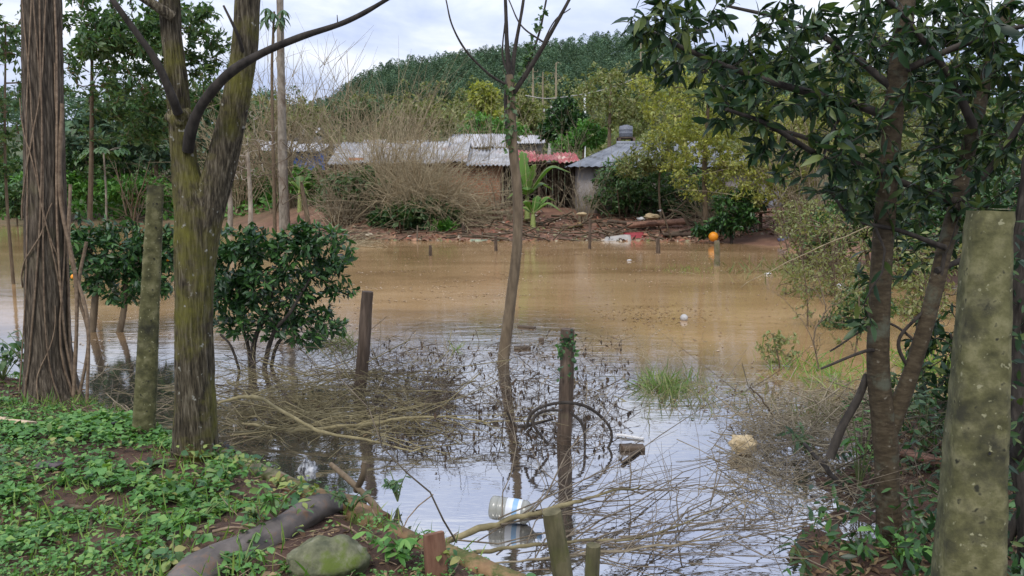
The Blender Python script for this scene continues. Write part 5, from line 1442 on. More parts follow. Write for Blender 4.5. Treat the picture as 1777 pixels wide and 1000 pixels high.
# thick dark limbs behind the concrete post at the right edge
rt = thing('edge_tree', 'dark leaning trunk partly hidden behind the large concrete post', 'tree', P(1790, 900, 2.9))
ridged_tube([P(1800, 1080, 2.9), P(1780, 860, 2.9), P(1762, 650, 3.0), P(1768, 480, 3.0), P(1790, 300, 3.0), P(1830, 0, 3.0)], [.06, .05, .045, .05, .042, .04], 40, 160, .014, 6, lump=.22)[0].build('trunk', M['bark_dark'], rt)
branch([P(1700, 1000, 3.0), P(1750, 930, 2.95), P(1790, 860, 2.9)], [.02, .024], M['bark_dark'], rt)
branch([P(1765, 800, 2.95), P(1800, 740, 2.8)], [.04, .04], M['bark_dark'], rt)
_p = np.array([P(1765 + rng.normal() * 22, rng.uniform(380, 1000), 2.85 + rng.normal() * .12) for _ in range(170)])
leaves(MB(), _p, rng.normal(size=_p.shape) + [0, 0, -.4], rng.normal(size=_p.shape) * .5 + [0, -.6, .6], rng.uniform(.03, .075, len(_p)), LEAF_F).build('ivy', M['leaf_dark'], rt)

# ------------------------------------------------------------------ dead branches and brushwood in the water
def brush(name, label, n, box_px, Yr, zr, ln, mat, cat='brushwood', r=.004, flat=.35, ang=None, kind='stuff', K=7, curve=.18, forks=2):
    """tangle of n twigs: start pixels inside box_px on the water, lengths ln"""
    x0, x1, y0, y1 = box_px
    px = rng.uniform(x0, x1, n); py = rng.uniform(y0, y1, n)
    st = np.array([G(a, b2, 0) for a, b2 in zip(px, py)])
    st[:, 2] = rng.uniform(*zr, n)
    a = rng.uniform(0, 2 * math.pi, n) if ang is None else rng.normal(ang[0], ang[1], n) + math.pi * (rng.uniform(0, 1, n) < ang[2])
    d = np.stack([np.cos(a), np.sin(a), rng.normal(0.05, flat, n)], -1)
    Ln = rng.uniform(*ln, n)
    tt = np.linspace(-.5, .5, K)[None, :, None]
    cv = st[:, None] + nrmz(d)[:, None] * Ln[:, None, None] * tt + rng.normal(size=(n, 1, 3)) * [1, 1, .6] * curve * Ln[:, None, None] * (tt ** 2 * 4) + rng.normal(size=(n, K, 3)) * .012 * Ln[:, None, None]
    rr = (r * rng.uniform(.5, 1.5, n) * np.clip(Ln / ln[1], .4, 1))
    mb = MB(); mb.add(*vtubes(cv, rr[:, None] * np.linspace(1, .3, K)[None], 5))
    if forks:
        m = n * forks; src = np.repeat(np.arange(n), forks); ti = rng.integers(1, K - 1, m)
        tg_ = nrmz(cv[src, ti + 1] - cv[src, ti]); d2 = nrmz(tg_ + .6 * rng.normal(size=(m, 3)) * [1, 1, .8])
        l2 = Ln[src] * rng.uniform(.15, .4, m); t2 = np.linspace(0, 1, 5)[None, :, None]
        c2 = cv[src, ti][:, None] + d2[:, None] * l2[:, None, None] * t2 + rng.normal(size=(m, 1, 3)) * .12 * l2[:, None, None] * t2 ** 2
        mb.add(*vtubes(c2, (rr[src] * .55)[:, None] * np.linspace(1, .35, 5)[None], 4))
    o = mb.build(name, mat)
    tag(o, label, cat); stuff(o)
    return cv
brush('brushwood', 'tangled olive-brown brushwood heap in the water right of the mossy tree', 330, (390, 740, 665, 765), 5, (.0, .16), (.3, 1.3), M['twig_olive'], r=.0055, flat=.22, ang=(.0, .5, .5))
brush('fine_brushwood', 'fine dry twigs round the leaning wooden post', 240, (380, 720, 610, 740), 5, (.02, .28), (.2, .8), M['twig_dark'], r=.0034, flat=.5)
cvd = brush('drowned_twigs', 'dark drowned twigs sticking out of the water between the two wooden posts', 640, (640, 1080, 600, 790), 5, (-.04, .10), (.15, .7), M['twig_dark'], r=.0035, flat=.45)
brush('drowned_stems', 'thin upright dead stems poking from the shining water', 420, (640, 1260, 590, 720), 5, (0.0, .09), (.12, .4), M['twig'], r=.0026, flat=1.3)
brush('edge_twigs', 'dead twigs trailing in the water near the right bank', 260, (1260, 1530, 690, 900), 5, (-.02, .14), (.2, .8), M['twig'], r=.004, flat=.35)
brush('debris_mound', 'mound of dark flood debris and twigs against the right bank', 420, (1290, 1520, 700, 800), 5, (.0, .20), (.12, .5), M['twig'], r=.0045, flat=.4)
brush('bank_twigs', 'dead twigs littered between the brown stems and the concrete post', 240, (1480, 1780, 700, 1000), 4, (.08, .4), (.15, .7), M['twig_dark'], r=.0035, flat=.5)
brush('shore_twigs', 'dead twigs strewn at the left water edge by the slim concrete post', 130, (130, 420, 660, 780), 5, (.02, .2), (.15, .6), M['twig'], r=.0035, flat=.3)
# dead leaves hanging on the drowned twigs
k = rng.integers(0, len(cvd), 1500); pos = cvd[k, rng.integers(1, 7, 1500)]
mb = MB(); leaves(mb, pos, rng.normal(size=pos.shape) * .4 + [0, 0, -1], rng.normal(size=pos.shape), rng.uniform(.02, .06, 1500), LEAF_D)
stuff(tag(mb.build('dead_leaves', M['leaf_dead']), 'shrivelled dark leaves hanging on the drowned twigs', 'leaves'))
# darker clump left of centre
brush('twig_clump', 'dark clump of rotting twigs left of the centre post', 130, (725, 790, 665, 720), 5, (.0, .16), (.08, .3), M['twig_dark'], r=.005, flat=.6)

M['twig_grey'] = mnoise('twig_grey', [(0.3, (0.07, 0.055, 0.038)), (0.7, (0.19, 0.155, 0.11))], 12, 0.9, 0, spec=0.2)
def limb(name, label, pp, r, mat, twigs=None, cat='branch', tmat=None, wob=.2):
    q = [P(x, y, Y) for x, y, Y in pp]
    root = thing(name, label, cat, q[0], 'fallen branches in the flood water')
    qq = catmull(q, 7 * len(q)); qq[1:-1] += np.cumsum(rng.normal(size=qq[1:-1].shape), axis=0) * .0035
    tube(list(qq), [k_ * .72 for k_ in r], 9, 20 * len(q), wob=.45).build('limb', mat, root)
    if twigs:
        n, ln, dr, r2 = twigs
        c = catmull(q, 40)
        i = rng.integers(5, 39, n); T = nrmz(c[np.minimum(i + 1, 39)] - c[i - 1])
        d = nrmz(T * .7 + np.array(dr) + .5 * rng.normal(size=(n, 3)) * [1, 1, .3])
        l2 = rng.uniform(*ln, n); t2 = np.linspace(0, 1, 8)[None, :, None]
        c2 = c[i][:, None] + d[:, None] * l2[:, None, None] * t2 + rng.normal(size=(n, 1, 3)) * [1, 1, .35] * .22 * l2[:, None, None] * t2 ** 2 + rng.normal(size=(n, 8, 3)) * .012 * l2[:, None, None]
        c2[:, :, 2] = np.maximum(c2[:, :, 2], -.05)
        mb = MB(); mb.add(*vtubes(c2, (r2 * rng.uniform(.6, 1.3, n))[:, None] * np.linspace(1, .3, 8)[None], 5))
        m = n * 3; src = np.repeat(np.arange(n), 3); ti = rng.integers(2, 7, m)
        d3 = nrmz(d[src] + .5 * rng.normal(size=(m, 3)) * [1, 1, .4]); l3 = l2[src] * rng.uniform(.2, .5, m); t3 = np.linspace(0, 1, 6)[None, :, None]
        c3 = c2[src, ti][:, None] + d3[:, None] * l3[:, None, None] * t3 + rng.normal(size=(m, 1, 3)) * [1, 1, .3] * .12 * l3[:, None, None] * t3 ** 2
        mb.add(*vtubes(c3, (r2 * .5 * np.ones(m))[:, None] * np.linspace(1, .4, 6)[None], 4))
        stuff(mb.build('twigs', tmat or mat, root))
    return root
limb('fallen_limb', 'pale fallen limb in front of the plastic jug, reaching up to the right', [(690, 965, 3.35), (790, 938, 3.4), (880, 905, 3.5), (940, 886, 3.6), (1040, 858, 3.8), (1112, 842, 3.95)], [.016, .02, .02, .017, .01, .007], M['twig_olive'], (24, (.5, 1.8), (.35, .3, -.02), .0042), tmat=M['twig_grey'])
limb('fallen_limb', 'lower fallen limb running right past the stubby mossy post', [(790, 970, 3.25), (880, 955, 3.3), (1000, 940, 3.35), (1120, 932, 3.4), (1250, 880, 3.7)], [.012, .012, .010, .008, .004], M['twig_olive'], (22, (.5, 1.8), (.3, .3, -.02), .004), tmat=M['twig_grey'])
limb('fallen_limb', 'long thin limb lying across the brushwood heap below the leaning post', [(420, 735, 5.2), (520, 745, 5.1), (640, 738, 5.1), (740, 728, 5.15), (850, 735, 5.1)], [.012, .014, .014, .012, .007], M['twig_olive'], (16, (.2, .8), (.2, -.2, .05), .004))
limb('fallen_limb', 'pale arched branch beside the foot of the mossy tree', [(380, 700, 5.0), (425, 688, 5.0), (470, 694, 4.95), (560, 740, 4.9), (650, 755, 4.85), (730, 778, 4.8)], [.018, .018, .014, .011, .007], M['twig_olive'], (12, (.2, .6), (.2, .2, .1), .0035))
limb('fallen_limb', 'second lower limb running to the right bottom over the water', [(780, 990, 3.1), (950, 965, 3.15), (1100, 960, 3.2), (1300, 935, 3.3)], [.008, .009, .007, .003], M['twig'], (18, (.5, 1.5), (.3, .35, 0), .0035), tmat=M['twig_grey'])
# bent dark roots round the centre post
hr = thing('arched_root', 'dark arched roots looping around the centre wooden post', 'root', P(980, 760, 5.0))
for pp in ([(912, 745, 4.95), (925, 715, 4.95), (965, 700, 4.95), (1010, 703, 4.98), (1045, 725, 5.0), (1062, 755, 5.0), (1050, 790, 4.95)], [(950, 770, 4.9), (925, 735, 4.9), (940, 715, 4.9), (975, 712, 4.95)],
           [(990, 715, 4.97), (1012, 740, 4.95), (1015, 785, 4.9)], [(880, 715, 5.0), (900, 740, 5.0), (960, 728, 4.97)]):
    branch([P(*q) for q in pp], [.009, .011, .007], M['bark_dark'], hr, 'root', 8)
limb('driftwood_stick', 'dark stick propped in the debris mound at the right', [(1395, 770, 4.3), (1440, 815, 4.1), (1490, 865, 4.0)], [.014, .02, .017], M['bark_dark'])
limb('driftwood_stick', 'thin bent stem arching up from the debris mound', [(1340, 730, 5.3), (1325, 690, 5.3), (1305, 665, 5.3)], [.012, .009, .005], M['bark_brown'])
limb('driftwood_stick', 'thin curved stem rising between open water and brown trunk', [(1420, 640, 6.4), (1412, 580, 6.4), (1430, 540, 6.4), (1412, 480, 6.5)], [.01, .008, .005], M['bark_brown'], (8, (.15, .5), (0, 0, .4), .004))
# fine twigs over the water, slanting from the right bank
limb('long_wand', 'long thin wand slanting down across the water at right', [(1515, 388, 9.0), (1400, 440, 9.0), (1285, 500, 9.0)], [.010, .008, .005], M['twig_pale'])

M['grass_dull'] = mleaf('grass_dull', [(.06, .12, .025), (.10, .17, .035), (.15, .21, .06), (.22, .21, .10)], .6, .25)
# ------------------------------------------------------------------ grass in the water
def tuft(label, px, py, n, hpx, spx, mat, name='grass_clump', lean=.5):
    c = G(px, py, 0); k = c[1] / F
    pos = c + np.stack([rng.normal(size=n) * spx * k, rng.normal(size=n) * spx * k * 1.5, np.full(n, -.03)], -1)
    d = np.stack([rng.normal(size=n) * lean * 1.3, rng.normal(size=n) * lean * 1.3, rng.uniform(.4, 1, n)], -1)
    mb = MB(); leaves(mb, pos, d, rng.normal(size=(n, 3)) * [1, 1, .1], rng.uniform(.25, 1.15, n) * hpx * k, leaf_fine(.055, .5, .1))
    o = mb.build(name, mat, origin=c); tag(o, label, 'grass'); return stuff(o)
tuft('bright grass clump standing in the water right of the centre post', 1150, 672, 300, 42, 22, M['grass_dull'])
tuft('paler grass spreading from the bright clump towards the right', 1190, 680, 260, 38, 45, M['reed'])
tuft('small grass sprig in the shining water left of the thin tree', 790, 606, 24, 26, 3, M['grass'], lean=.25)
tuft('flooded grass patch left of the leaning side stem', 1430, 650, 300, 42, 45, M['grass'])
tuft('flooded grass seen between the brown stem and the concrete post', 1610, 640, 260, 55, 40, M['grass'])
tuft('grass at the far waterline near the pale square post', 1190, 468, 260, 10, 26, M['grass'])
tuft('dull grass patch on the debris mound', 1400, 720, 300, 40, 40, M['reed'])
tuft('reedy grass right of the citrus bush', 585, 600, 120, 40, 20, M['reed'])
tuft('weedy growth on the right far shallows', 1400, 480, 420, 30, 60, M['reed'])

# thin foam flecks drifting in lines on the open flood
n = 2600
ln_ = rng.integers(0, 26, n)
Y0_ = rng.uniform(8.5, 25, 26); ph_ = rng.uniform(0, 6, 26); x0_ = rng.uniform(-5, 6, 26); len_ = rng.uniform(1.5, 5, 26)
xx = x0_[ln_] + rng.uniform(-.5, .5, n) * len_[ln_]
pos = np.stack([xx, Y0_[ln_] + .5 * np.sin(xx * .9 + ph_[ln_]) + rng.normal(size=n) * .12, np.full(n, .005)], -1)
fr_ = rng.uniform(0, 1, n) < .35
pos[fr_, 0] = rng.uniform(-7, 8, fr_.sum()); pos[fr_, 1] = rng.uniform(8, 26, fr_.sum())
mb = MB(); leaves(mb, pos, rng.normal(size=(n, 3)) * [1, .5, .02], rng.normal(size=(n, 3)) * .05 + [0, 0, 1], rng.uniform(.012, .055, n), LEAF_DR)
stuff(tag(mb.build('foam_flecks', mleaf('foam_flecks', [(.42, .32, .2), (.30, .2, .11), (.48, .40, .29), (.14, .09, .05), (.34, .23, .13)], .7, 0)), 'thin foam flecks drifting on the open flood water', 'foam'))
# floating scum and leaf bits
n = 1500
px = np.concatenate([rng.normal(1140, 60, 420), rng.uniform(500, 1450, 480), rng.normal(960, 70, 120), rng.normal(1330, 70, 240), rng.uniform(380, 700, 240)])
py = np.concatenate([rng.normal(545, 9, 420), rng.uniform(430, 700, 480), rng.normal(590, 14, 120), rng.normal(690, 25, 240), rng.uniform(640, 760, 240)])
pos = np.array([G(a, b2, .006) for a, b2 in zip(px, py)])
mb = MB(); leaves(mb, pos, rng.normal(size=(n, 3)) * [1, 1, .08], rng.normal(size=(n, 3)) * .15 + [0, 0, 1], rng.uniform(.015, .06, n), LEAF_D)
stuff(tag(mb.build('floating_debris', M['leaf_straw']), 'leaf bits and scum floating on the brown flood water', 'debris'))

# ------------------------------------------------------------------ floating rubbish
M['clear_plastic'] = plain('clear_plastic', (.30, .30, .26), .25, .5, bmp=.15, scale=5, var=.12)
M['label_white'] = plain('label_white', (.52, .54, .56), .45, var=.08)
M['label_blue'] = plain('label_blue', (.22, .38, .56), .45, var=.1)
def lathe(prof, a, b2, ns=24, mb=None):
    mb = mb or MB(); a = np.array(a, float); b2 = np.array(b2, float)
    T = nrmz(b2 - a); U = nrmz(np.cross(T, [0, .1, 1.0])); V = np.cross(T, U); L_ = np.linalg.norm(b2 - a)
    an = np.arange(ns) * 2 * math.pi / ns
    pts = np.array([[a + T * L_ * t_ + (U * math.cos(x) + V * math.sin(x)) * r_ for x in an] for t_, r_ in prof])
    i = np.arange(len(prof) * ns).reshape(-1, ns)
    return mb.add(pts.reshape(-1, 3), np.stack([i[:-1], np.roll(i[:-1], -1, 1), np.roll(i[1:], -1, 1), i[1:]], -1).reshape(-1, 4))
A = G(852, 890, .045); Yj = A[1]
A = P(851, 880, Yj); B = P(938, 893, Yj - .05)
jr = thing('plastic_jug', 'clear plastic water jug with blue and white label floating near the bottom', 'jug', A)
r = .06
lathe([(0, .001), (.0, r * .8), (.03, r * .97), (.08, r), (.16, r), (.17, r * .95), (.19, r), (.27, r), (.28, r * .95), (.30, r), (.66, r), (.67, r * .95), (.69, r), (.74, r * .93), (.84, r * .55), (.9, r * .27), (.97, r * .26), (1.0, .001)], A, B).build('body', M['clear_plastic'], jr)
lathe([(.33, r * 1.012), (.46, r * 1.012)], A, B).build('label', M['label_white'], jr)
lathe([(.46, r * 1.013), (.56, r * 1.013)], A, B).build('label', M['label_blue'], jr)
lathe([(.56, r * 1.012), (.63, r * 1.012)], A, B).build('label', M['label_white'], jr)
lathe([(.94, .001), (.94, r * .33), (1.02, r * .33), (1.02, .001)], A, B, 16).build('cap', M['label_blue'], jr)
def crumple(name, c, r, mat, label, cat, sc=(1, 1, 1), nz=.5, grp=None):
    return tag(sphere(c, r, 40, 28, nz=nz, nsc=2.6, sc=sc).build(name, mat, origin=c), label, cat, grp)
M['bag_yellow'] = plain('bag_yellow', (.48, .36, .19), .5, bmp=.5, scale=14)
M['bag_grey'] = mnoise('bag_grey', [(.42, (.04, .04, .043)), (.5, (.26, .27, .28)), (.6, (.46, .47, .48))], 40, .35, .6, .01, (1, 1, .35))
crumple('plastic_bag', P(1290, 772, 4.85), .075, M['bag_yellow'], 'yellowish crumpled plastic bag caught in the debris mound', 'bag', (1.1, .9, .8))
crumple('plastic_bag', P(534, 822, 4.55), .066, M['bag_grey'], 'torn grey and black plastic bag hanging on a twig by the timber', 'bag', (.85, .6, 1.15), .55)
tag(sphere(G(1187, 552, .03), .05, 20, 14).build('white_ball', M['white_plastic'], origin=G(1187, 552, .03)), 'small whitish ball floating among scum in mid water', 'ball')
def fl(label, ax_, ay, bx_, by, wd, th, mat, z=.012, name='floating_board'):
    a, b2 = G(ax_, ay, z), G(bx_, by, z); tag(beam(a, b2, wd, th, jit=.003).build(name, mat, origin=a, smooth=False), label, 'board')
fl('thin white strip floating right of the centre post', 1070, 754, 1118, 761, .022, .012, M['white_plastic'])
fl('dark flat board floating below the white strip', 1076, 777, 1118, 777, .09, .03, M['plank_dark'])
fl('narrow pale stick half sunk beside the dark floating board', 1080, 803, 1112, 780, .022, .015, M['twig_dark'])
fl('dark leaf-like piece of wood floating behind the centre post', 893, 604, 920, 603, .09, .03, M['plank_dark'])
fl('small dark chunk floating right of the thin tree base', 935, 590, 944, 590, .06, .04, M['plank_dark'])
fl('thin dark stick floating just beyond the thin tree base', 900, 566, 928, 569, .06, .025, M['plank_dark'])

# ------------------------------------------------------------------ the near left bank
def gp(px, py, dz=0.0):
    """point where the pixel's ray meets the bank"""
    d = ray(px, py); t0 = 1.0
    for s_ in np.arange(1.2, 9, .02):
        q = CAM + d * s_
        if q[2] <= gz(q[0], q[1]) : break
    return q + np.array([0, 0, dz])
def bt_(label, ax_, ay, bx_, by, wd, ht, mat, name='timber_beam', roll=0.0, dz=.0):
    a, b2 = G(ax_, ay, .13 + dz), G(bx_, by, .13 + dz)
    return tag(beam(a, b2, wd, ht, roll=roll, jit=.007).build(name, mat, origin=a, smooth=False), label, 'timber', 'timbers edging the bank')
bt_('grey weathered plank edging the bank right of the mossy tree', 385, 788, 510, 846, .10, .05, M['timber_grey'])
bt_('yellow-brown squared timber in the middle of the bank edge', 480, 838, 668, 908, .085, .085, M['timber'])
bt_('mossy yellow timber continuing the bank edge to the bottom', 612, 898, 760, 968, .09, .10, M['timber'], roll=.2, dz=.01)
bt_('last pale timber of the bank edge at the bottom', 735, 950, 905, 1022, .09, .09, M['timber'], roll=-.1)
a = P(752, 926, 2.95); b2 = P(765, 1085, 2.9)
tag(beam(b2, a, .088, .028, roll=.12, jit=.004).build('upright_board', M['board'], origin=b2, smooth=False), 'short reddish board standing upright against the timber edge', 'board')
# weathered bent pipe
q = [gp(280, 1060, -.02), gp(345, 1000, .0), gp(420, 965, .015), gp(490, 930, .03), gp(545, 900, .045), gp(588, 885, .03)]
mb, _, _ = ridged_tube(q, [.085, .095, .08, .068, .07, .062], 40, 70, .004, 3, lump=.16)
tag(mb.build('old_pipe', M['pipe'], origin=q[0]), 'bent weathered brown pipe half buried on the bank', 'pipe')
c = gp(570, 985, .03)
tag(sphere(c, .125, 40, 28, nz=.35, nsc=1.6, sc=(1.15, .9, .75)).build('mossy_rock', M['rock'], origin=c), 'mossy greenish rock at the bottom edge beside the pipe', 'rock')
c = gp(85, 816, .025)
tag(sphere(c, .055, 24, 16, nz=.25, nsc=2, sc=(1.35, .9, .35)).build('dark_stone', M['stone_dark'], origin=c), 'flat dark stone lying among the ground cover', 'stone')
a, b2 = gp(-20, 735, .035), gp(55, 745, .03)
tag(beam(a, b2, .10, .03, roll=.3, jit=.012).build('bark_slab', M['bark_piece'], origin=a, smooth=False), 'pale slab of bark lying on the bank at the left edge', 'bark')
dw = thing('driftwood', 'forked brown driftwood standing on the timber edge', 'driftwood', G(640, 880, .1))
Yw = 3.95
branch([P(574, 806, Yw + .1), P(600, 828, Yw), P(632, 858, Yw - .1), P(652, 880, Yw - .15), P(668, 905, Yw - .2)], [.014, .017, .02, .022], M['bark_piece_dark'] if 'bark_piece_dark' in M else M['bark_brown'], dw, 'limb')
branch([P(632, 802, Yw - .1), P(630, 825, Yw - .1), P(618, 852, Yw - .05)], [.014, .017, .018], M['bark_brown'], dw, 'limb')
branch([P(560, 856, Yw), P(590, 861, Yw - .02), P(625, 868, Yw - .08)], [.017, .019, .02], M['bark_brown'], dw, 'limb')
branch([P(632, 862, Yw - .1), P(628, 885, Yw - .12), P(610, 905, Yw - .15)], [.02, .016], M['bark_brown'], dw, 'limb')
q = [gp(376, 762, .03), G(400, 778, .13), G(430, 795, .10), G(463, 815, .01)]
tag(tube(q, .011, 8, 24).build('black_hose', M['rubber'], origin=q[0]), 'black hose running from the mossy tree into the water', 'hose')
q = [gp(170, 745, .03), gp(215, 742, .03), gp(262, 741, .03), gp(310, 752, .02)]
tag(tube(q, .009, 8, 24).build('black_cable', M['rubber'], origin=q[0]), 'black cable lying past the foot of the slim concrete post', 'cable')
q = [gp(110, 885, .02), gp(135, 893, .035), gp(160, 897, .03), gp(156, 925, .01)]
tag(tube(q, [.008, .012, .010, .007], 8, 24).build('exposed_root', M['bark_brown'], origin=q[0]), 'short bent root exposed on the red soil patch', 'root')
for (x0, y0, x1, y1, r, lab) in [(20, 694, 150, 680, .009, 'long pale stick lying by the foot of the vine-wrapped tree'), (185, 965, 240, 950, .006, 'thin dry stick on the leaves near the bottom left'), (370, 938, 440, 935, .008, 'brown stick lying just above the bent pipe'),
                                 (590, 925, 640, 960, .006, 'dark stick between the rock and the mossy timber')]:
    a, b2 = gp(x0, y0, .04), gp(x1, y1, .04)
    tag(tube([a, (a + b2) / 2 + [0, 0, .015], b2], [r, r * .6], 7, wob=.2).build('dry_stick', M['vine'], origin=a), lab, 'stick')

M['leaf_weed'] = mleaf('leaf_weed', [(.03, .085, .03), (.05, .13, .035), (.09, .17, .06), (.2, .26, .06), (.26, .24, .08)], .5, .2)
# ground cover
def scatter_bank(n, seed_off, side='L'):
    y = rng.uniform(1.6, 6.9, n)
    if side == 'L':
        x = rng.uniform(-5.2, .9, n)
    else:
        x = rng.uniform(.8, 5.0, n)
    px = 888.5 + F * x / y
    k = (px > -150) & (px < 1950)
    x, y = x[k], y[k]
    z = ground_h(x, y)
    lim = .05 if side == 'L' else .02
    return x[z > lim], y[z > lim], z[z > lim]
SOIL = [(110, 893, 85, 28), (150, 965, 75, 16), (430, 862, 65, 26), (300, 830, 35, 12), (60, 705, 60, 10), (210, 700, 60, 16), (440, 960, 90, 50), (560, 960, 60, 60)]
SW = [(gp(a, b2)[:2], rx / F, ry / F) for a, b2, rx, ry in SOIL]
x, y, z = scatter_bank(60000, 0)
dens = fbm(np.stack([x, y, 0 * x], -1) * 2.1 + 4, 3)
keep = rng.uniform(0, 1, len(x)) < np.clip((dens - .36) * 4.5, .05, 1)
pxs = 888.5 + F * x / y
pys = 330 + F * (CAMZ - z) / y
for a, b2, rx, ry in SOIL:
    q = ((pxs - a) / rx) ** 2 + ((pys - b2) / ry) ** 2
    keep &= ~((q < 1) & (rng.uniform(0, 1, len(x)) < .93))
x, y, z = x[keep], y[keep], z[keep]
n = len(x)
hh = .01 + .075 * rng.uniform(0, 1, n) * np.clip(fbm(np.stack([x, y, 0 * x], -1) * 3.3, 2) * 1.8 - .3, .15, 1)
szf = .55 + 1.0 * np.clip(fbm(np.stack([x, y, 0 * x], -1) * 1.5 + 60, 2) * 2 - .5, 0, 1)
# three leaflets on each spot
mb = MB()
for j in range(3):
    a = rng.uniform(0, 6.28, n)
    pos = np.stack([x, y, z + hh], -1) + rng.normal(size=(n, 3)) * [.008, .008, .004]
    d = np.stack([np.cos(a), np.sin(a), rng.normal(-.05, .25, n)], -1)
    leaves(mb, pos, d, rng.normal(size=(n, 3)) * .35 + [0, 0, 1], rng.uniform(.009, .034, n) * (1 + .5 * (hh > .05)) * szf, LEAF_DR)
stuff(tag(mb.build('ground_cover', M['leaf_cover']), 'low bright green ground cover carpeting the left bank', 'ground cover'))
# a second, broader-leaved creeping weed in patches
xb_, yb_, zb_ = scatter_bank(26000, 0)
kk = fbm(np.stack([xb_, yb_, 0 * xb_], -1) * 1.9 + 90, 3) > .56
xb_, yb_, zb_ = xb_[kk], yb_[kk], zb_[kk]
n = len(xb_); hb = rng.uniform(.03, .12, n)
pos = np.stack([xb_, yb_, zb_ + hb], -1)
mb = MB(); leaves(mb, pos, rng.normal(size=(n, 3)) * [1, 1, .35], rng.normal(size=(n, 3)) * .4 + [0, 0, 1], rng.uniform(.02, .062, n), leaf_fine(.6, .25, .1))
stuff(tag(mb.build('creeping_weed', M['leaf_weed']), 'broader-leaved creeping weed in patches on the left bank', 'ground cover'))
# litter under it
xl, yl, zl = scatter_bank(9000, 0)
pos = np.stack([xl, yl, zl + .006], -1)
mb = MB(); leaves(mb, pos, rng.normal(size=pos.shape) * [1, 1, .2], rng.normal(size=pos.shape) * .3 + [0, 0, 1], rng.uniform(.015, .06, len(pos)), LEAF_D)
xr, yr, zr = scatter_bank(16000, 0, 'R')
pos = np.stack([xr, yr, zr + .008], -1)
leaves(mb, pos, rng.normal(size=pos.shape) * [1, 1, .3], rng.normal(size=pos.shape) * .4 + [0, 0, 1], rng.uniform(.02, .08, len(pos)), LEAF_D)
stuff(tag(mb.build('leaf_litter', M['leaf_straw']), 'brown leaf litter lying on the near banks', 'leaf litter'))
# grass blades on the bank
xg, yg, zg = scatter_bank(14000, 0)
dn = fbm(np.stack([xg, yg, 0 * xg], -1) * 1.7 + 20, 3); kk = dn > .52
pos = np.stack([xg, yg, zg], -1)[kk]
d = rng.normal(size=pos.shape) * .5 + [0, 0, 1]
mb = MB(); leaves(mb, pos, d, rng.normal(size=pos.shape) * [1, 1, .1], rng.uniform(.04, .13, len(pos)), leaf_fine(.07, .4, .1))
stuff(tag(mb.build('bank_grass', M['grass']), 'thin grass growing through the ground cover on the left bank', 'grass'))
# ivy and weeds on the right bank
xr, yr, zr = scatter_bank(7000, 0, 'R')
n = len(xr); hh = rng.uniform(.02, .35, n) ** 1.3
mb = MB()
for j in range(3):
    pos = np.stack([xr, yr, zr + hh], -1) + rng.normal(size=(n, 3)) * .02
    leaves(mb, pos, rng.normal(size=(n, 3)) + [0, 0, -.1], rng.normal(size=(n, 3)) * .5 + [0, -.2, 1], rng.uniform(.03, .075, n), LEAF_F)
stuff(tag(mb.build('weeds', M['leaf_citrus']), 'dark weeds growing between the brown stems on the right bank', 'weeds'))

# single leafy plants
def herb(name, label, base, n, hgt, spread, size, leafm, tmpl, cat='plant', nst=6, group=None, droop=.3):
    root = thing(name, label, cat, base, group)
    base = np.array(base)
    pos, d, nn, s = [], [], [], []
    mb = MB()
    for i in range(nst):
        a = rng.uniform(0, 6.28); tip = base + np.array([math.cos(a) * spread * rng.uniform(.2, 1), math.sin(a) * spread * rng.uniform(.2, 1), hgt * rng.uniform(.5, 1)])
        c = catmull([base, (base + tip) / 2 + [0, 0, .15 * hgt], tip], 8)
        tube(list(c), [.005, .002], 5, cap=False, mb=mb)
        for j in range(max(1, n // nst)):
            q = c[rng.integers(3, 8)]
            b2 = rng.uniform(0, 6.28)
            pos.append(q); d.append([math.cos(b2), math.sin(b2), -droop + rng.normal() * .3]); nn.append([rng.normal() * .3, rng.normal() * .3 - .2, 1]); s.append(size * rng.uniform(.6, 1.15))
    mb.build('stems', M['leaf_stem'], root)
    leaf_objects(root, np.array(pos), np.array(d), np.array(nn), np.array(s), [leaf_mesh('leaf', t_, leafm) for t_ in (tmpl if isinstance(tmpl, list) else [tmpl])])
    return root
M['leaf_stem'] = plain('leaf_stem', (.10, .13, .04), .7)
herb('broadleaf_shrub', 'broad-leaved dark shrub at the foot of the vine-wrapped tree', gp(60, 665), 80, .42, .30, .10, M['leaf_mid'], [LEAF_F, leaf_fine(.55, .2, .1)], 'shrub', 14)
herb('broadleaf_shrub', 'dark leafy shrub cut off by the left edge of the photo', gp(5, 660), 70, .36, .28, .085, M['leaf_citrus'], [LEAF_F], 'shrub', 12)
herb('ivy_plant', 'ivy climbing at the right foot of the vine-wrapped tree', gp(150, 680), 60, .36, .12, .06, M['leaf_mid'], [leaf_fine(.6, .2, .1)], 'plant', 8)
def rosette(label, base, n, ln, wd, leafm, name='rosette_weed'):
    root = thing(name, label, 'plant', base)
    a = np.arange(n) * 2.4 + rng.uniform(0, 1)
    pos = np.repeat(np.array(base)[None], n, 0) + [0, 0, .015]
    d = np.stack([np.cos(a), np.sin(a), rng.uniform(.25, .8, n)], -1)
    leaf_objects(root, pos, d, np.repeat([[0, 0, 1.0]], n, 0) + rng.normal(size=(n, 3)) * .1, ln * rng.uniform(.6, 1.1, n), [leaf_mesh('leaf', leaf_fine(wd, .45, .12), leafm)])
rosette('bright green rosette weed on the bank below the mossy tree', gp(318, 872), 18, .17, .2, M['leaf_lush'])
rosette('grey-green drooping leaf plant left of the mossy tree foot', gp(262, 815), 9, .14, .3, M['leaf_mid'])
rosette('pale broad-leaved weed near the red soil at the bottom', gp(300, 915), 8, .11, .5, M['leaf_lush'])
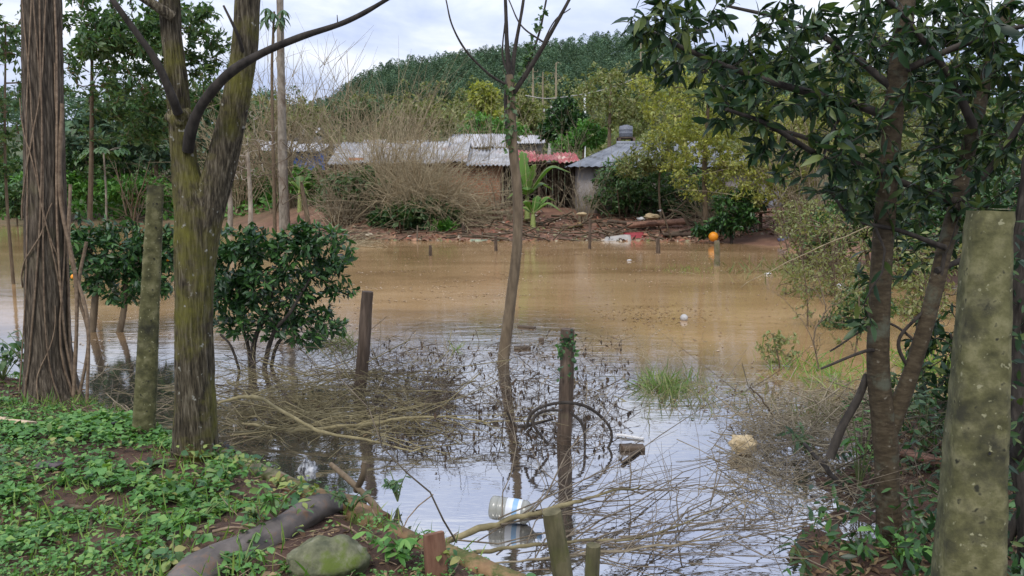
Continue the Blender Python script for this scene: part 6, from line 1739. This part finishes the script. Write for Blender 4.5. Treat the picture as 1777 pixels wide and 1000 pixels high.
herb('leafy_weed', 'fresh green clover-like weed right of the mossy tree foot', gp(392, 838), 110, .10, .12, .035, M['leaf_lush'], [LEAF_ROUND], 'plant', 16)
herb('leafy_weed', 'green weed growing beside the upright reddish board', gp(700, 978), 70, .16, .15, .07, M['leaf_lush'], [LEAF_F], 'plant', 10)
herb('leafy_weed', 'small weed sprouting over the bent pipe', gp(480, 935, .1), 46, .14, .13, .06, M['leaf_lush'], [LEAF_LONG, LEAF_F], 'plant', 8)
herb('leafy_weed', 'weed growing behind the forked driftwood', G(690, 870, .02), 40, .16, .12, .05, M['leaf_mid'], [LEAF_F], 'plant', 8)
herb('leafy_weed', 'leafy weed at the timber edge above the mossy rock', gp(610, 905, .05), 46, .13, .13, .05, M['leaf_mid'], [LEAF_F], 'plant', 8)
herb('leafy_weed', 'tuft of weeds left of the mossy rock', gp(350, 905), 60, .08, .14, .055, M['leaf_cover'], [LEAF_F], 'plant', 10)
def whorl(label, base, stems_, ln, leafm):
    root = thing('whorled_plant', label, 'plant', base)
    mb = MB(); pos, d, nn, s = [], [], [], []
    for tip in stems_:
        tube([base, (np.array(base) + tip) / 2 + [0, 0, .02], tip], [.006, .004], 6, cap=False, mb=mb)
        for i in range(11):
            a = i * 2.4; pos.append(tip + np.array([0, 0, -.004 * i])); d.append([math.cos(a), math.sin(a), .35 - .07 * i]); nn.append([0, 0, 1]); s.append(ln * (.7 + .03 * i))
    mb.build('stems', M['leaf_stem'], root)
    leaf_objects(root, np.array(pos), np.array(d), np.array(nn), np.array(s), [leaf_mesh('leaf', LEAF_LONG, leafm)])
whorl('dark plant with whorled narrow leaves at the bottom right water edge', G(1400, 1010, 0), [P(1378, 938, 3.3), P(1395, 968, 3.2), P(1410, 990, 3.3)], .10, M['leaf_dark'])
herb('leafy_weed', 'green weed with rounded leaves at the foot of the brown forked tree', gp(1560, 985), 50, .2, .18, .06, M['leaf_lush'], [LEAF_F, LEAF_ROUND], 'plant', 8)
herb('leafy_weed', 'dark weed between the brown tree and the concrete post', gp(1640, 900), 60, .35, .25, .08, M['leaf_dark'], [LEAF_F], 'plant', 9)
herb('leafy_weed', 'broad leafy weed behind the fork of the brown tree', gp(1600, 790), 60, .4, .3, .09, M['leaf_mid'], [LEAF_F], 'plant', 9)
herb('leafy_weed', 'bright leaves rising left of the brown forked tree', gp(1490, 850), 40, .5, .15, .08, M['leaf_lush'], [LEAF_F], 'plant', 6)
herb('leafy_weed', 'long-leaved weed on the debris mound', G(1400, 790, .05), 34, .2, .25, .12, M['leaf_mid'], [LEAF_LONG], 'plant', 6)
tag(beam(gp(1560, 800, .06), gp(1625, 830, .1), .12, .03, jit=.004).build('brown_board', M['board'], origin=gp(1560, 800), smooth=False), 'brown board lying behind the forked tree on the right bank', 'board')

# twigs and straw lying on the left bank
xt, yt, zt_ = scatter_bank(2600, 0)
kk = (fbm(np.stack([xt, yt, 0 * xt], -1) * 2.3 + 33, 3) > .5) | (888.5 + F * xt / yt > 380)
xt, yt, zt_ = xt[kk], yt[kk], zt_[kk]; n = len(xt)
d = nrmz(rng.normal(size=(n, 3)) * [1, 1, .15]); ln = rng.uniform(.04, .22, n)
pos = np.stack([xt, yt, zt_ + .015], -1); tt = np.linspace(0, 1, 4)[None, :, None]
cvv = pos[:, None] + d[:, None] * ln[:, None, None] * tt + rng.normal(size=(n, 1, 3)) * .15 * ln[:, None, None] * tt ** 2 * [1, 1, .2]
v, f = vtubes(cvv, np.repeat(rng.uniform(.0012, .0035, n)[:, None], 4, 1), 4)
stuff(tag(MB().add(v, f).build('twig_litter', M['vine']), 'dry twig litter lying on the soil of the left bank', 'litter'))

herb('leafy_weed', 'weeds growing through the litter in front of the bent pipe', gp(420, 990), 60, .10, .16, .05, M['leaf_cover'], [LEAF_F, LEAF_ROUND], 'plant', 10)
herb('leafy_weed', 'pale sprig hanging over the middle of the bent pipe', gp(445, 930, .06), 40, .10, .12, .045, M['leaf_weed'], [LEAF_F], 'plant', 7)
herb('leafy_weed', 'clump of weeds at the buried lower end of the bent pipe', gp(300, 985), 60, .09, .14, .05, M['leaf_weed'], [LEAF_F, LEAF_ROUND], 'plant', 10)

# dark undergrowth on the right bank behind the brown stems
for px, py, Y, cr, n, lm, lab in [(1650, 780, 5.2, [(1640, 620, 60, 110), (1690, 700, 60, 90)], 150, 'leaf_dark', 'dark undergrowth shrub between the brown stems and the concrete post'),
                                  (1790, 780, 4.4, [(1790, 560, 60, 190), (1770, 760, 40, 120)], 170, 'leaf_dark', 'tall dark undergrowth shrub right of the concrete post'),
                                  (1590, 760, 5.8, [(1585, 690, 50, 60), (1500, 720, 40, 40)], 110, 'leaf_mid', 'low leafy undergrowth behind the fork of the brown stems')]:
    bz = P(px, py, Y); bz[2] = max(gz(bz[0], Y), -.2) - .05
    tp = P(px, py - 200, Y)
    plant('undergrowth_shrub', lab, 'shrub', bz, [([bz, (bz + tp) / 2 + [.06, 0, 0], tp], [.02, .015, .008])], np.concatenate([ell(*c_, Y, n // 2, 1, .38) for c_ in cr]), M[lm], M['bark_dark'], per=7, size=(.04, .10), tmpl=LEAF_F, tw=.006, group='undergrowth on the right bank', wob=.25)
for o in bpy.data.objects:
    if '_o' in o: del o['_o']
